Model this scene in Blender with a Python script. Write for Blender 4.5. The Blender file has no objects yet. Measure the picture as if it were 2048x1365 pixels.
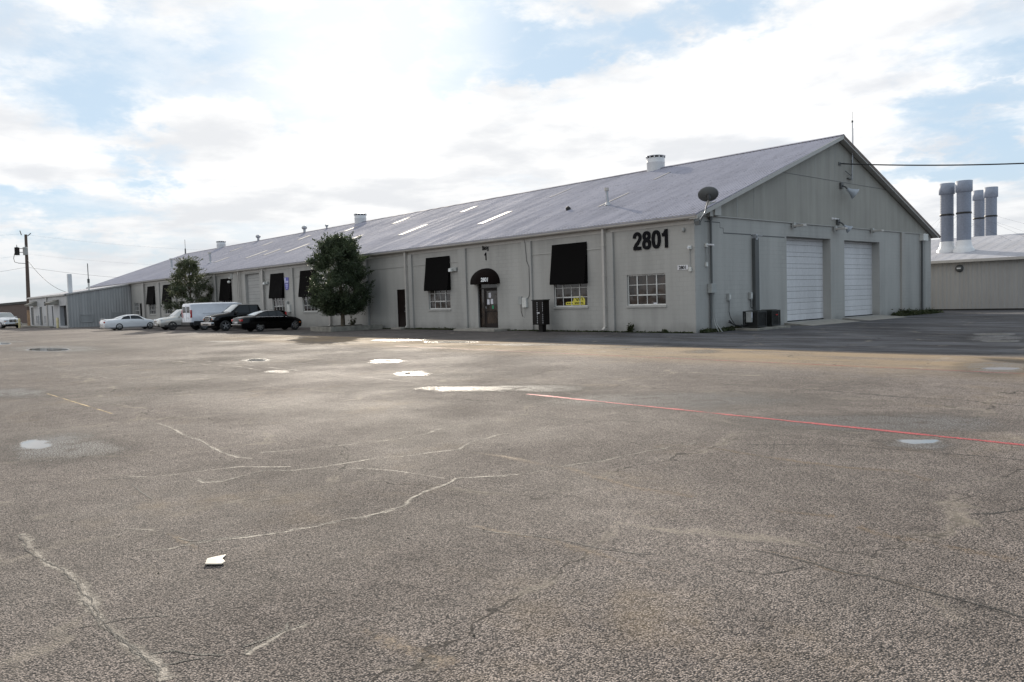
import bpy, bmesh, math, random
import numpy as np
from mathutils import Vector, Matrix
random.seed(7)
C = bpy.context.scene.collection
sin, cos, R, PI = math.sin, math.cos, math.radians, math.pi
RS = np.random.RandomState(11)

# ------------------------------------------------------------------ mesh helper
class MB:
    def __init__(s): s.v=[]; s.f=[]; s.smooth=[]
    def add(s, vs, fs, smooth=False):
        o=len(s.v); s.v.extend([tuple(v) for v in vs]); s.f.extend([tuple(i+o for i in f) for f in fs]); s.smooth.extend([smooth]*len(fs))
    def box(s,x0,x1,y0,y1,z0,z1):
        x0,x1=min(x0,x1),max(x0,x1); y0,y1=min(y0,y1),max(y0,y1); z0,z1=min(z0,z1),max(z0,z1)
        s.add([(x0,y0,z0),(x1,y0,z0),(x1,y1,z0),(x0,y1,z0),(x0,y0,z1),(x1,y0,z1),(x1,y1,z1),(x0,y1,z1)],
              [(0,3,2,1),(4,5,6,7),(0,1,5,4),(1,2,6,5),(2,3,7,6),(3,0,4,7)])
        return s
    def quad(s,*p): s.add(p,[tuple(range(len(p)))]); return s
    def prism(s,poly,vec):
        n=len(poly); vec=Vector(vec); a=[Vector(p) for p in poly]; b=[p+vec for p in a]
        nrm=Vector((0,0,0))
        for i in range(n): nrm+=a[i].cross(a[(i+1)%n])
        if nrm.dot(vec)>0: a,b=b,a; 
        # a is outer with normal opposite? keep consistent through recalculation
        s.add(a+b,[tuple(range(n)),tuple(range(2*n-1,n-1,-1))]+[(i,i+n,(i+1)%n+n,(i+1)%n) for i in range(n)])
        return s
    def tube(s,path,r,n=8,cap=True,smooth=True):
        P=[Vector(p) for p in path]; rings=[]
        rr=r if isinstance(r,(list,tuple)) else [r]*len(P)
        prev=None
        for i,p in enumerate(P):
            t=(P[min(i+1,len(P)-1)]-P[max(i-1,0)]).normalized()
            ref=Vector((0,0,1)) if abs(t.z)<.9 else Vector((1,0,0))
            if prev is None: a=t.cross(ref).normalized()
            else: a=(prev-t*prev.dot(t)).normalized()
            prev=a; b=t.cross(a)
            rings.append([p+(a*cos(2*PI*k/n)+b*sin(2*PI*k/n))*rr[i] for k in range(n)])
        vs=[v for rg in rings for v in rg]; fs=[]
        for i in range(len(P)-1):
            for k in range(n): fs.append((i*n+k,i*n+(k+1)%n,(i+1)*n+(k+1)%n,(i+1)*n+k))
        s.add(vs,fs,smooth)
        if cap:
            s.add(rings[0][::-1],[tuple(range(n))]); s.add(rings[-1],[tuple(range(n))])
        return s
    def lathe(s,prof,c=(0,0,0),n=24,axis='z',smooth=True):
        vs=[];fs=[]
        for r,h in prof:
            for k in range(n):
                a=2*PI*k/n; p=(r*cos(a),r*sin(a),h)
                if axis=='x': p=(h,r*cos(a),r*sin(a))
                if axis=='y': p=(r*sin(a),h,r*cos(a))
                vs.append((p[0]+c[0],p[1]+c[1],p[2]+c[2]))
        for i in range(len(prof)-1):
            for k in range(n): fs.append((i*n+k,i*n+(k+1)%n,(i+1)*n+(k+1)%n,(i+1)*n+k))
        s.add(vs,fs,smooth); return s
    def build(s,name,m,parent=None,bevel=0,fix=True,auto=None):
        me=bpy.data.meshes.new(name); me.from_pydata(s.v,[],s.f)
        me.polygons.foreach_set('use_smooth',s.smooth)
        if fix:
            bm=bmesh.new(); bm.from_mesh(me); bmesh.ops.recalc_face_normals(bm,faces=bm.faces); bm.to_mesh(me); bm.free()
        boxuv(me)
        if isinstance(m,str): m=M[m]
        me.materials.append(m)
        o=bpy.data.objects.new(name,me); C.objects.link(o)
        if parent is not None: o.parent=parent
        if bevel:
            b=o.modifiers.new('bevel','BEVEL'); b.width=bevel; b.segments=2; b.limit_method='ANGLE'; b.angle_limit=R(40)
        return o
def boxuv(me):
    n=len(me.polygons)
    if not n: return
    uv=me.uv_layers.new(name='UVMap'); co=np.zeros(len(me.vertices)*3); me.vertices.foreach_get('co',co); co=co.reshape(-1,3)
    lv=np.zeros(len(me.loops),dtype=int); me.loops.foreach_get('vertex_index',lv)
    nr=np.zeros(n*3); me.polygons.foreach_get('normal',nr); nr=nr.reshape(-1,3)
    tot=np.zeros(n,dtype=int); me.polygons.foreach_get('loop_total',tot)
    ln=np.repeat(nr,tot,axis=0); P=co[lv]; out=np.zeros((len(lv),2))
    hz=np.abs(ln[:,2])>.8; xx=(np.abs(ln[:,0])>np.abs(ln[:,1]))&~hz; yy=~hz&~xx
    out[hz]=P[hz][:,:2]; out[xx]=P[xx][:,1:]; out[yy]=P[yy][:,[0,2]]
    uv.data.foreach_set('uv',out.ravel())
def tag(o,label=None,cat=None,group=None,kind=None):
    if label: o['label']=label
    if cat: o['category']=cat
    if group: o['group']=group
    if kind: o['kind']=kind
    return o
def thing(name,label,cat,loc=(0,0,0),rz=0,group=None):
    o=bpy.data.objects.new(name,None); C.objects.link(o); o.location=loc; o.rotation_euler=(0,0,rz); o.empty_display_size=.3
    return tag(o,label,cat,group)
def text_obj(name,txt,size,m,parent=None,depth=.02,bold=0.0,align='CENTER'):
    cu=bpy.data.curves.new(name,'FONT'); cu.body=txt; cu.size=size; cu.extrude=depth; cu.offset=bold; cu.align_x=align; cu.align_y='BOTTOM_BASELINE'
    t=bpy.data.objects.new(name+'_c',cu); C.objects.link(t); bpy.context.view_layer.update()
    dg=bpy.context.evaluated_depsgraph_get(); me=bpy.data.meshes.new_from_object(t.evaluated_get(dg))
    me.name=name
    bpy.data.objects.remove(t); bpy.data.curves.remove(cu)
    me.materials.clear(); me.materials.append(M[m]); o=bpy.data.objects.new(name,me); C.objects.link(o)
    if parent is not None: o.parent=parent
    return o

# ------------------------------------------------------------------ materials
M={}
def nt(name):
    m=bpy.data.materials.new(name); m.use_nodes=True; t=m.node_tree; b=t.nodes['Principled BSDF']; M[name]=m
    return m,t,b
class N:
    def __init__(s,t): s.t=t
    def __call__(s,typ,ins=None,**kw):
        n=s.t.nodes.new(typ)
        for k,v in kw.items(): setattr(n,k,v)
        if ins:
            for k,v in ins.items():
                if hasattr(v,'bl_rna') and not isinstance(v,(int,float,tuple,list)): s.t.links.new(v,n.inputs[k])
                else: n.inputs[k].default_value=v
        return n
    def math(s,op,a,b=0.0,clamp=False):
        n=s.t.nodes.new('ShaderNodeMath'); n.operation=op; n.use_clamp=clamp
        for i,x in enumerate((a,b)):
            if isinstance(x,(int,float)): n.inputs[i].default_value=x
            else: s.t.links.new(x,n.inputs[i])
        return n.outputs[0]
    def vm(s,op,a,b=None,out=0):
        n=s.t.nodes.new('ShaderNodeVectorMath'); n.operation=op
        for i,x in enumerate((a,b)):
            if x is None: continue
            if isinstance(x,(tuple,list)): n.inputs[i].default_value=x
            elif isinstance(x,(int,float)): n.inputs['Scale'].default_value=x
            else: s.t.links.new(x,n.inputs[i])
        return n.outputs['Value' if op in('DOT_PRODUCT','LENGTH','DISTANCE') else 'Vector']
    def noise(s,vec,scale,detail=3,rough=.5,dist=0.0,col=False):
        n=s('ShaderNodeTexNoise',{'Vector':vec,'Scale':scale,'Detail':detail,'Roughness':rough,'Distortion':dist})
        return n.outputs['Color' if col else 'Fac']
    def ramp(s,x,a,b,lo=0.0,hi=1.0,smooth=True):
        n=s('ShaderNodeMapRange',{'Value':x,'From Min':a,'From Max':b,'To Min':lo,'To Max':hi}); n.interpolation_type='SMOOTHSTEP' if smooth else 'LINEAR'
        return n.outputs[0]
    def mix(s,f,a,b,typ='MIX'):
        n=s.t.nodes.new('ShaderNodeMix'); n.data_type='RGBA'; n.blend_type=typ
        for i,x in ((0,f),(6,a),(7,b)):
            if isinstance(x,(int,float)): n.inputs[i].default_value=x
            elif isinstance(x,(tuple,list)): n.inputs[i].default_value=tuple(x)+((1,) if len(x)==3 else ())
            else: s.t.links.new(x,n.inputs[i])
        return n.outputs[2]
    def bump(s,h,strength,dist,normal=None):
        ins={'Height':h,'Strength':strength,'Distance':dist}
        if normal is not None: ins['Normal']=normal
        return s('ShaderNodeBump',ins).outputs[0]
    def link(s,a,b): s.t.links.new(a,b)
def simple(name,rgb,rough=.5,metal=0,var=.12,scale=2.0,spec=.5,bump=0,coat=0,streak=False,dust=None):
    m,t,b=nt(name); n=N(t)
    tc=n('ShaderNodeTexCoord').outputs['Object']
    v=tc
    if streak: v=n('ShaderNodeMapping',{'Vector':tc,'Scale':(1.0,1.0,.12)}).outputs[0]
    f=n.noise(v,scale,5,.6)
    f2=n.noise(tc,scale*9,2,.5)
    k=n.ramp(f,.3,.7,1-var,1+var); k=n.math('MULTIPLY',k,n.ramp(f2,.3,.7,1-var*.4,1+var*.4))
    col=n.mix(1.0,(rgb[0],rgb[1],rgb[2]),n('ShaderNodeCombineColor',{'Red':k,'Green':k,'Blue':k}).outputs[0],'MULTIPLY')
    if dust: col=n.mix(n.ramp(f,.45,.75,0,.5),col,dust)
    n.link(col,b.inputs['Base Color'])
    n.link(n.ramp(f,.3,.7,max(0.02,rough*.85),min(1,rough*1.15)),b.inputs['Roughness'])
    b.inputs['Metallic'].default_value=metal; b.inputs['Specular IOR Level'].default_value=spec
    if coat: b.inputs['Coat Weight'].default_value=coat; b.inputs['Coat Roughness'].default_value=.04
    if bump: n.link(n.bump(f2,.4,bump),b.inputs['Normal'])
    return m
simple('white_trim',(.62,.62,.60),.45); simple('black_fabric',(.0045,.004,.004),.95,var=.3,spec=.08)
simple('brown_fabric',(.007,.004,.0035),.9,var=.2,spec=.12)
simple('dark_paint',(.007,.0055,.005),.5,var=.2,spec=.2); simple('bronze',(.011,.006,.005),.45,var=.25,spec=.25)
simple('door_white',(.61,.605,.615),.5,var=.10,scale=.8,streak=True); simple('door_grey',(.36,.36,.35),.55,var=.08)
simple('trim_paint',(.37,.365,.345),.5,var=.08,streak=True); simple('gutter_paint',(.44,.42,.39),.38,var=.08,spec=.6)
simple('rake_brown',(.09,.06,.045),.55); simple('galv',(.36,.37,.39),.42,metal=.6,var=.15)
simple('vent_white',(.62,.63,.64),.4,var=.06); simple('stack_paint',(.21,.235,.29),.6,var=.18,scale=1.2,spec=.3,streak=True); simple('stack_cap',(.23,.26,.32),.6,var=.12,spec=.3)
simple('grey_box',(.33,.34,.33),.5); simple('box_white',(.6,.6,.57),.5); simple('pipe_dark',(.075,.08,.08),.5); simple('dish',(.10,.105,.105),.5,var=.05)
simple('sheet_black',(.006,.006,.006),.45,var=.3); simple('ac_black',(.012,.014,.013),.5,var=.2); simple('steel',(.5,.5,.5),.3,metal=1)
simple('wood_pole',(.085,.062,.05),.85,var=.3,streak=True,bump=.01); simple('wood_bare',(.28,.19,.12),.9,var=.3)
simple('yellow_paint',(.55,.47,.25),.6,var=.2); simple('concrete',(.27,.255,.225),.85,var=.2,bump=.01)
simple('kerb_conc',(.20,.19,.165),.85,var=.3,scale=3,bump=.01)
simple('rubber',(.008,.008,.008),.9,spec=.2); simple('tyre_side',(.02,.02,.02),.7); simple('rim',(.45,.45,.46),.28,metal=.9); simple('black_plastic',(.015,.015,.016),.5)
simple('car_white',(.72,.73,.75),.22,var=.02,coat=.7); simple('car_black',(.0015,.0015,.002),.15,var=.1,coat=.12,spec=.2); simple('car_black_two',(.0015,.0015,.002),.15,var=.1,coat=.12,spec=.2)
simple('car_beige',(.47,.465,.44),.25,metal=.35,var=.03,coat=.7); simple('van_white',(.66,.68,.73),.26,var=.03,coat=.5)
simple('chrome',(.75,.75,.76),.12,metal=1,var=.05); simple('silver_paint',(.4,.4,.41),.3,metal=.6)
simple('tail_red',(.42,.008,.01),.15,coat=1,var=.1); simple('amber',(.7,.16,.02),.15,coat=1); simple('lamp_lens',(.6,.62,.63),.08,coat=1)
simple('auto_glass',(.006,.008,.010),.04,var=0,spec=.4); simple('screen_glass',(.10,.14,.16),.05,var=0,spec=1.0,coat=1)
simple('paper',(.72,.72,.78),.8,var=.03); simple('paper_green',(.02,.30,.14),.6); simple('plate_white',(.7,.7,.72),.5); simple('letter_black',(.004,.004,.006),.6,spec=.12); simple('letter_white',(.8,.8,.8),.5)
simple('sign_blue',(.10,.10,.42),.5,var=.05); simple('sign_light',(.5,.52,.75),.5); simple('poster_yellow',(.62,.55,.07),.6)
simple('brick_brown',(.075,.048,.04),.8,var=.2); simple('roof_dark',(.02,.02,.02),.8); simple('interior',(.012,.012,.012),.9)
simple('lamp_shade_grey',(.34,.38,.43),.35,var=.08); simple('bark',(.10,.08,.055),.9,var=.3,scale=8,bump=.02); simple('soil',(.05,.045,.03),.95,var=.3,bump=.03)
simple('litter_white',(.50,.465,.40),.6,var=.1,scale=30); simple('crack_wall',(.03,.03,.03),.9); simple('cable',(.012,.012,.012),.6); simple('wire_grey',(.09,.09,.09),.6)
simple('skylight',(.41,.395,.365),.7,var=.3,scale=1.5,spec=.2); simple('skylight_old',(.30,.285,.265),.6,var=.3,scale=1.5); simple('rust',(.16,.06,.03),.9)

def window_glass():
    m,t,b=nt('window_glass'); n=N(t); tc=n('ShaderNodeTexCoord').outputs['Object']
    v=n('ShaderNodeMapping',{'Vector':tc,'Scale':(1.4,1.4,.9)}).outputs[0]
    f=n.noise(v,1.6,4,.6,.8)
    col=n.mix(n.ramp(f,.35,.75),(.012,.010,.009),(.06,.042,.032)); n.link(col,b.inputs['Base Color'])
    b.inputs['Roughness'].default_value=.06; b.inputs['Specular IOR Level'].default_value=.6
    n.link(n.bump(n.noise(tc,1.2,2),.15,.05),b.inputs['Normal'])
window_glass()

def block_wall(name,rgb):
    m,t,b=nt(name); n=N(t); uv=n('ShaderNodeTexCoord').outputs['UV']; ob=n('ShaderNodeTexCoord').outputs['Object']
    br=n('ShaderNodeTexBrick',{'Vector':uv,'Color1':(1,1,1,1),'Color2':(.93,.93,.93,1),'Mortar':(.72,.72,.72,1),'Scale':1.0,'Mortar Size':.008,'Mortar Smooth':.35,'Bias':-.2,'Brick Width':.4,'Row Height':.2})
    br.offset=.5
    vis=n.ramp(n.noise(ob,.45,4,.6),.42,.72,.12,.85)       # joints show in some areas only
    st=n('ShaderNodeMapping',{'Vector':ob,'Scale':(1,1,.1)}).outputs[0]
    stain=n.ramp(n.noise(st,1.1,5,.65),.35,.8,1.05,.82); big=n.ramp(n.noise(ob,.25,3),.3,.7,.93,1.06)
    sep=n('ShaderNodeSeparateXYZ',{'Vector':ob}).outputs
    low=n.ramp(n.math('ADD',sep[2],n.math('MULTIPLY',n.noise(ob,1.3,4),.9)),.35,1.0,.70,1.0)   # splash dirt
    col=n.mix(vis,(1,1,1),br.outputs['Color']); k=n.math('MULTIPLY',n.math('MULTIPLY',stain,big),low)
    kc=n('ShaderNodeCombineColor',{'Red':k,'Green':k,'Blue':k}).outputs[0]
    col=n.mix(1.0,n.mix(1.0,rgb,col,'MULTIPLY'),kc,'MULTIPLY'); n.link(col,b.inputs['Base Color']); b.inputs['Roughness'].default_value=.62
    h=n.math('ADD',n.math('MULTIPLY',br.outputs['Fac'],-1.0),n.math('MULTIPLY',n.noise(ob,60,3),.25))
    n.link(n.bump(h,.35,.012),b.inputs['Normal'])
block_wall('block_wall',(.37,.365,.345))
block_wall('block_wall_gable',(.385,.37,.345))

def siding(name,rgb,var=.1,panel=None,rough=.45,metal=0.0):
    m,t,b=nt(name); n=N(t); uv=n('ShaderNodeTexCoord').outputs['UV']; ob=n('ShaderNodeTexCoord').outputs['Object']
    st=n('ShaderNodeMapping',{'Vector':ob,'Scale':(1,1,.08)}).outputs[0]
    k=n.math('MULTIPLY',n.ramp(n.noise(st,2.2,5,.6),.3,.75,1+var,1-var),n.ramp(n.noise(ob,.4,3),.3,.7,1-var*.5,1+var*.5))
    if panel:
        w=n.math('FRACT',n.math('DIVIDE',n('ShaderNodeSeparateXYZ',{'Vector':uv}).outputs[0],panel)); k=n.math('MULTIPLY',k,n.ramp(w,0,.02,.75,1.0))
    col=n.mix(1.0,rgb,n('ShaderNodeCombineColor',{'Red':k,'Green':k,'Blue':k}).outputs[0],'MULTIPLY')
    n.link(col,b.inputs['Base Color']); b.inputs['Roughness'].default_value=rough; b.inputs['Metallic'].default_value=metal
siding('gable_siding',(.30,.292,.262),.1,panel=None); siding('shed_siding',(.31,.308,.305),.12); siding('shed_front',(.40,.41,.42),.08); siding('back_siding',(.325,.32,.31),.07)

def roof_metal(name,base,dark,rough=.42):
    m,t,b=nt(name); n=N(t); ob=n('ShaderNodeTexCoord').outputs['Object']
    sl=n('ShaderNodeMapping',{'Vector':ob,'Scale':(1,.16,.16)}).outputs[0]      # streaks run down the slope
    f=n.noise(sl,1.1,6,.65); g=n.noise(ob,.12,4,.6); h=n.noise(n('ShaderNodeMapping',{'Vector':ob,'Scale':(1,.4,.4)}).outputs[0],7,4,.6)
    col=n.mix(n.ramp(f,.36,.74,0,.5),base,dark); col=n.mix(n.ramp(g,.4,.7,0,.35),col,tuple(c*1.25 for c in base))
    col=n.mix(n.ramp(h,.52,.75,0,.55),col,tuple(c*.55 for c in dark))
    y=n('ShaderNodeSeparateXYZ',{'Vector':ob}).outputs[1]
    lap=n.math('FRACT',n.math('DIVIDE',n.math('ADD',y,n.math('MULTIPLY',n.noise(ob,.6,2),.12)),3.1)); l=n.ramp(lap,0,.025,.7,0); 
    l=n.math('MULTIPLY',l,n.ramp(n.noise(ob,.5,3),.35,.6,.15,1)); col=n.mix(l,col,tuple(c*.5 for c in dark))
    n.link(col,b.inputs['Base Color']); n.link(n.ramp(f,.3,.7,rough-.08,rough+.16),b.inputs['Roughness']); b.inputs['Metallic'].default_value=.0; b.inputs['Specular IOR Level'].default_value=.10
    n.link(n.bump(n.noise(ob,9,3),.25,.02),b.inputs['Normal'])
roof_metal('roof_metal',(.30,.30,.355),(.19,.19,.22),.85)
roof_metal('roof_back',(.37,.375,.41),(.28,.28,.30),.8)

def foliage(name,a,bc,tr=.35):
    m,t,b=nt(name); n=N(t)
    oi=n('ShaderNodeNewGeometry').outputs['Random Per Island']
    ob=n('ShaderNodeTexCoord').outputs['Object']
    col=n.mix(n.ramp(n.noise(ob,1.1,3),.35,.65),a,bc); k=n.ramp(oi,0,1,.55,1.5,False)
    col=n.mix(1.0,col,n('ShaderNodeCombineColor',{'Red':k,'Green':k,'Blue':k}).outputs[0],'MULTIPLY')
    n.link(col,b.inputs['Base Color']); b.inputs['Roughness'].default_value=.5; b.inputs['Specular IOR Level'].default_value=.4
    ts=n('ShaderNodeBsdfTranslucent',{'Color':col}); mx=n('ShaderNodeMixShader',{0:tr,1:b.outputs[0],2:ts.outputs[0]})
    n.link(mx.outputs[0],t.nodes['Material Output'].inputs['Surface'])
foliage('leaves_dark',(.042,.062,.032),(.078,.102,.050)); foliage('leaves_light',(.062,.080,.042),(.105,.115,.058)); foliage('weeds',(.03,.045,.015),(.06,.065,.025))
# ------------------------------------------------------------------ ground
LIGHT= [(0.05, [(13.62, -26.08), (13.76, -25.93), (13.73, -25.78), (13.76, -25.64), (13.86, -25.39), (13.94, -25.2), (13.99, -24.95), (14.0, -24.67), (14.06, -24.58), (14.05, -24.39), (14.01, -24.16), (13.86, -24.0), (13.74, -23.79), (13.72, -23.57), (13.57, -23.3), (13.7, -23.12), (13.83, -22.94), (13.94, -22.71), (13.96, -22.5), (13.99, -22.18), (14.07, -21.89), (14.08, -21.51), (14.11, -21.13), (14.26, -20.44)]), (0.045, [(11.61, -25.0), (11.84, -24.99), (11.93, -24.86), (11.88, -24.67), (11.78, -24.36), (12.0, -24.19), (12.08, -23.95), (12.12, -23.59), (12.14, -23.29), (12.28, -23.05), (12.35, -22.7), (12.47, -22.41), (12.24, -22.07), (12.09, -21.55), (12.2, -21.23), (12.18, -20.76), (12.22, -20.3)]), (0.04, [(12.39, -23.74), (12.52, -23.62), (12.77, -23.52), (13.01, -23.46), (13.29, -23.41), (13.5, -23.37)]), (0.045, [(10.81, -24.03), (10.95, -23.79), (11.08, -23.42), (11.22, -23.06), (11.22, -22.83), (11.37, -22.56), (11.37, -22.19), (11.23, -21.83), (11.14, -21.48), (11.14, -21.13), (11.31, -20.73)]), (0.06, [(6.74, -24.11), (7.72, -24.04), (8.64, -24.12), (9.48, -24.16), (10.41, -24.3), (10.9, -24.26), (11.09, -24.17)]), (0.095, [(12.5, -26.61), (12.98, -26.65), (13.38, -26.62), (13.66, -26.58), (13.96, -26.58), (14.28, -26.58), (14.58, -26.6), (14.85, -26.62), (15.14, -26.6), (15.41, -26.59), (15.59, -26.58), (15.7, -26.61)]), (0.045, [(15.71, -26.23), (15.65, -26.1), (15.61, -25.97), (15.61, -25.85)]), (0.05, [(-0.0, -24.23), (-0.22, -23.21), (0.45, -22.5), (0.64, -21.63), (1.0, -21.06)]), (0.05, [(3.29, -22.53), (3.48, -21.72), (3.81, -20.97), (3.65, -19.73), (3.64, -18.68)]), (0.07, [(-17.18, -19.14), (-12.13, -19.3), (-9.85, -19.07), (-6.89, -19.16), (-4.11, -19.09), (-2.04, -18.9), (-0.27, -19.04)]), (0.05, [(6.74, -23.39), (6.89, -22.66), (7.13, -22.24), (7.1, -21.68)]), (0.06, [(-10.62, -18.13), (-10.57, -17.65), (-10.81, -16.61)]), (0.09, [(-17.95, -13.32), (-18.49, -12.09), (-17.73, -11.1)]), (0.09, [(-30.01, -13.74), (-28.73, -12.98), (-28.08, -12.42)]), (0.05, [(10.72, -25.57), (11.2, -25.25), (11.3, -24.87), (11.4, -24.47), (11.83, -24.11)]), (0.03, [(12.9, -26.1), (12.99, -25.98), (13.18, -25.86)])]
DARK= [(0.03, [(11.27, -15.42), (12.42, -15.4), (13.25, -15.39), (13.92, -15.43), (14.53, -15.48), (15.26, -15.4), (16.08, -15.52)]), (0.012, [(16.63, -23.26), (16.8, -23.25), (17.03, -23.24), (17.22, -23.28), (17.38, -23.23), (17.56, -23.25), (17.73, -23.26), (17.89, -23.27), (18.03, -23.27), (18.14, -23.29)]), (0.01, [(14.88, -24.22), (15.12, -24.15), (15.4, -24.0), (15.67, -23.93), (15.95, -23.91), (16.17, -23.83), (16.24, -23.76)]), (0.008, [(14.77, -26.73), (14.81, -26.61), (14.82, -26.5), (14.97, -26.33)]), (0.009, [(15.37, -26.56), (15.42, -26.47), (15.54, -26.4), (15.65, -26.3)]), (0.009, [(15.55, -26.56), (15.57, -26.48), (15.61, -26.38)]), (0.012, [(14.69, -20.24), (15.49, -19.59), (16.09, -19.48), (16.76, -19.33), (17.08, -19.3)]), (0.01, [(13.52, -25.8), (13.67, -25.75), (13.76, -25.64), (13.86, -25.39)]), (0.008, [(14.35, -26.62), (14.58, -26.61), (14.83, -26.64), (15.05, -26.6), (15.4, -26.59), (15.59, -26.58)]), (0.01, [(11.39, -25.51), (11.8, -25.54), (12.16, -25.55)]), (0.012, [(11.15, -20.27), (11.71, -20.14), (12.2, -20.31), (12.4, -19.86), (13.04, -19.59)]), (0.01, [(10.87, -20.48), (10.95, -20.22), (11.27, -20.28)]), (0.008, [(15.63, -26.2), (15.63, -26.09), (15.59, -25.96), (15.51, -25.91), (15.54, -25.88)]), (0.02, [(-4.58, -24.2), (-3.5, -24.14), (-3.26, -23.85)]), (0.01, [(10.87, -25.73), (11.02, -25.49), (11.24, -25.33)]), (0.01, [(17.33, -21.53), (17.44, -21.4), (17.53, -21.21), (17.56, -21.09)]), (0.008, [(16.77, -23.67), (16.91, -23.61), (16.97, -23.52), (17.01, -23.34)])]
TAN= [(0.12, [(12.71, -22.4), (13.14, -22.34), (13.64, -22.31), (14.1, -22.18), (14.53, -22.29), (14.98, -22.35), (15.34, -22.35), (15.59, -22.36)]), (0.1, [(14.88, -24.19), (15.24, -24.17), (15.59, -24.02), (15.95, -23.99), (16.15, -23.98), (16.51, -23.93)]), (0.16, [(16.89, -22.35), (17.12, -22.36), (17.36, -22.35), (17.59, -22.35), (17.85, -22.35)]), (0.08, [(16.28, -22.38), (16.51, -22.27), (16.66, -22.21)]), (0.05, [(16.63, -23.26), (16.8, -23.25), (17.03, -23.24), (17.22, -23.28), (17.38, -23.23), (17.56, -23.25), (17.73, -23.26)]), (0.12, [(15.86, -25.75), (16.07, -25.68), (16.3, -25.59), (16.51, -25.58)]), (0.1, [(14.42, -20.63), (15.14, -20.58), (15.92, -20.51), (16.45, -20.41), (16.79, -20.61)]), (0.06, [(13.34, -25.84), (13.52, -25.8), (13.75, -25.78), (14.14, -25.72)])]
PUD= [('p', 7.92, -25.67, 0.166, 0.135, 0.395, -0.072), ('w', 8.4, -25.5, 0.70, 0.57, 1.35, -0.30), ('p', -21.61, -19.82, 1.435, 0.612, 1.827, -0.354), ('w', -22.28, -19.38, 4.424, 1.846, 5.417, -1.09), ('p', -4.17, -17.44, 0.375, 0.191, 0.49, -0.215), ('w', -4.25, -17.48, 0.764, 0.39, 0.897, -0.391), ('w', 0.56, -18.98, 0.446, 0.26, 0.579, -0.271), ('p', 0.32, -15.53, 0.26, 0.135, 0.297, -0.191), ('w', 0.25, -15.57, 0.69, 0.357, 0.747, -0.477), ('w', 4.2, -17.41, 0.629, 0.373, 0.588, -0.402), ('p', 4.15, -17.45, 0.11, 0.065, 0.129, -0.087), ('w', 0.0, -24.61, 0.955, 0.647, 1.496, -0.243), ('w', 8.41, -18.20, 1.9, 1.25, 0.50, -0.43), ('w', 11.93, -17.69, 2.095, 1.474, 0.709, -0.964), ('w', 15.15, -17.99, 1.459, 1.118, 0.377, -0.882), ('p', 15.99, -18.91, 0.187, 0.15, 0.043, -0.115), ('w', 16.03, -19.02, 0.42, 0.34, 0.127, -0.337), ('w', 14.22, -10.07, 0.746, 0.417, 0.498, -1.729), ('p', 14.29, -10.28, 0.283, 0.16, 0.078, -0.272), ('w', 6.4, -8.76, 0.574, 0.255, 0.392, -0.577), ('p', 10.61, 1.96, 0.55, 0.137, 0.178, -0.607), ('p', 11.82, -1.72, 0.41, 0.139, 0.134, -0.464), ('w', 11.27, -0.29, 0.993, 0.301, 0.768, -2.617), ('w', -9.89, -8.31, 1.947, 0.637, 0.869, -0.578), ('p', -6.01, -8.47, 1.239, 0.434, 0.406, -0.309), ('w', -1.52, -8.45, 2.553, 0.964, 0.507, -0.469), ('w', 3.37, -7.93, 1.206, 0.486, 0.311, -0.387), ('w', -19.0, -12.6, 1.981, 0.683, 0.865, -0.342), ('w', -37.63, -19.03, 3.068, 1.058, 3.218, -0.493), ('p', -33.89, -19.72, 0.844, 0.31, 1.866, -0.282)]
LITTER= [(14.29, -25.89), (14.16, -25.83), (14.16, -25.79), (14.18, -25.71), (14.26, -25.77), (14.34, -25.78), (14.36, -25.81), (14.34, -25.84)]
SKYH= [(-0.905, 0.316, 0.284, 0.154, 0.071), (-0.928, 0.222, 0.299, 0.129, 0.039), (-0.883, 0.403, 0.243, 0.129, 0.039), (-0.687, 0.649, 0.326, 0.116, 0.039), (-0.734, 0.609, 0.301, 0.077, 0.032), (-0.611, 0.732, 0.299, 0.077, 0.032), (-0.667, 0.687, 0.287, 0.084, 0.026), (-0.486, 0.813, 0.321, 0.09, 0.032), (-0.534, 0.784, 0.317, 0.077, 0.026), (-0.268, 0.928, 0.258, 0.058, 0.045), (-0.277, 0.933, 0.23, 0.039, 0.019), (-0.937, 0.274, 0.219, 0.051, 0.032), (-0.29, 0.938, 0.19, 0.103, 0.026), (-0.978, 0.179, 0.107, 0.129, 0.026), (-0.952, 0.264, 0.154, 0.064, 0.019), (-0.871, 0.388, 0.301, 0.103, 0.039), (-0.35, 0.924, 0.153, 0.097, 0.019), (-0.978, 0.204, 0.037, 0.103, 0.019), (-0.788, 0.525, 0.322, 0.039, 0.026)]
def asphalt_nodes(n,ob):
    """shared aggregate texture: returns (grain colour factor, height)"""
    v1=n('ShaderNodeTexVoronoi',{'Vector':ob,'Scale':106.0,'Randomness':1.0}); v1.feature='F1'
    cellv=n('ShaderNodeSeparateColor',{'Color':v1.outputs['Color']}).outputs[0]
    return v1.outputs['Distance'],cellv
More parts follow.
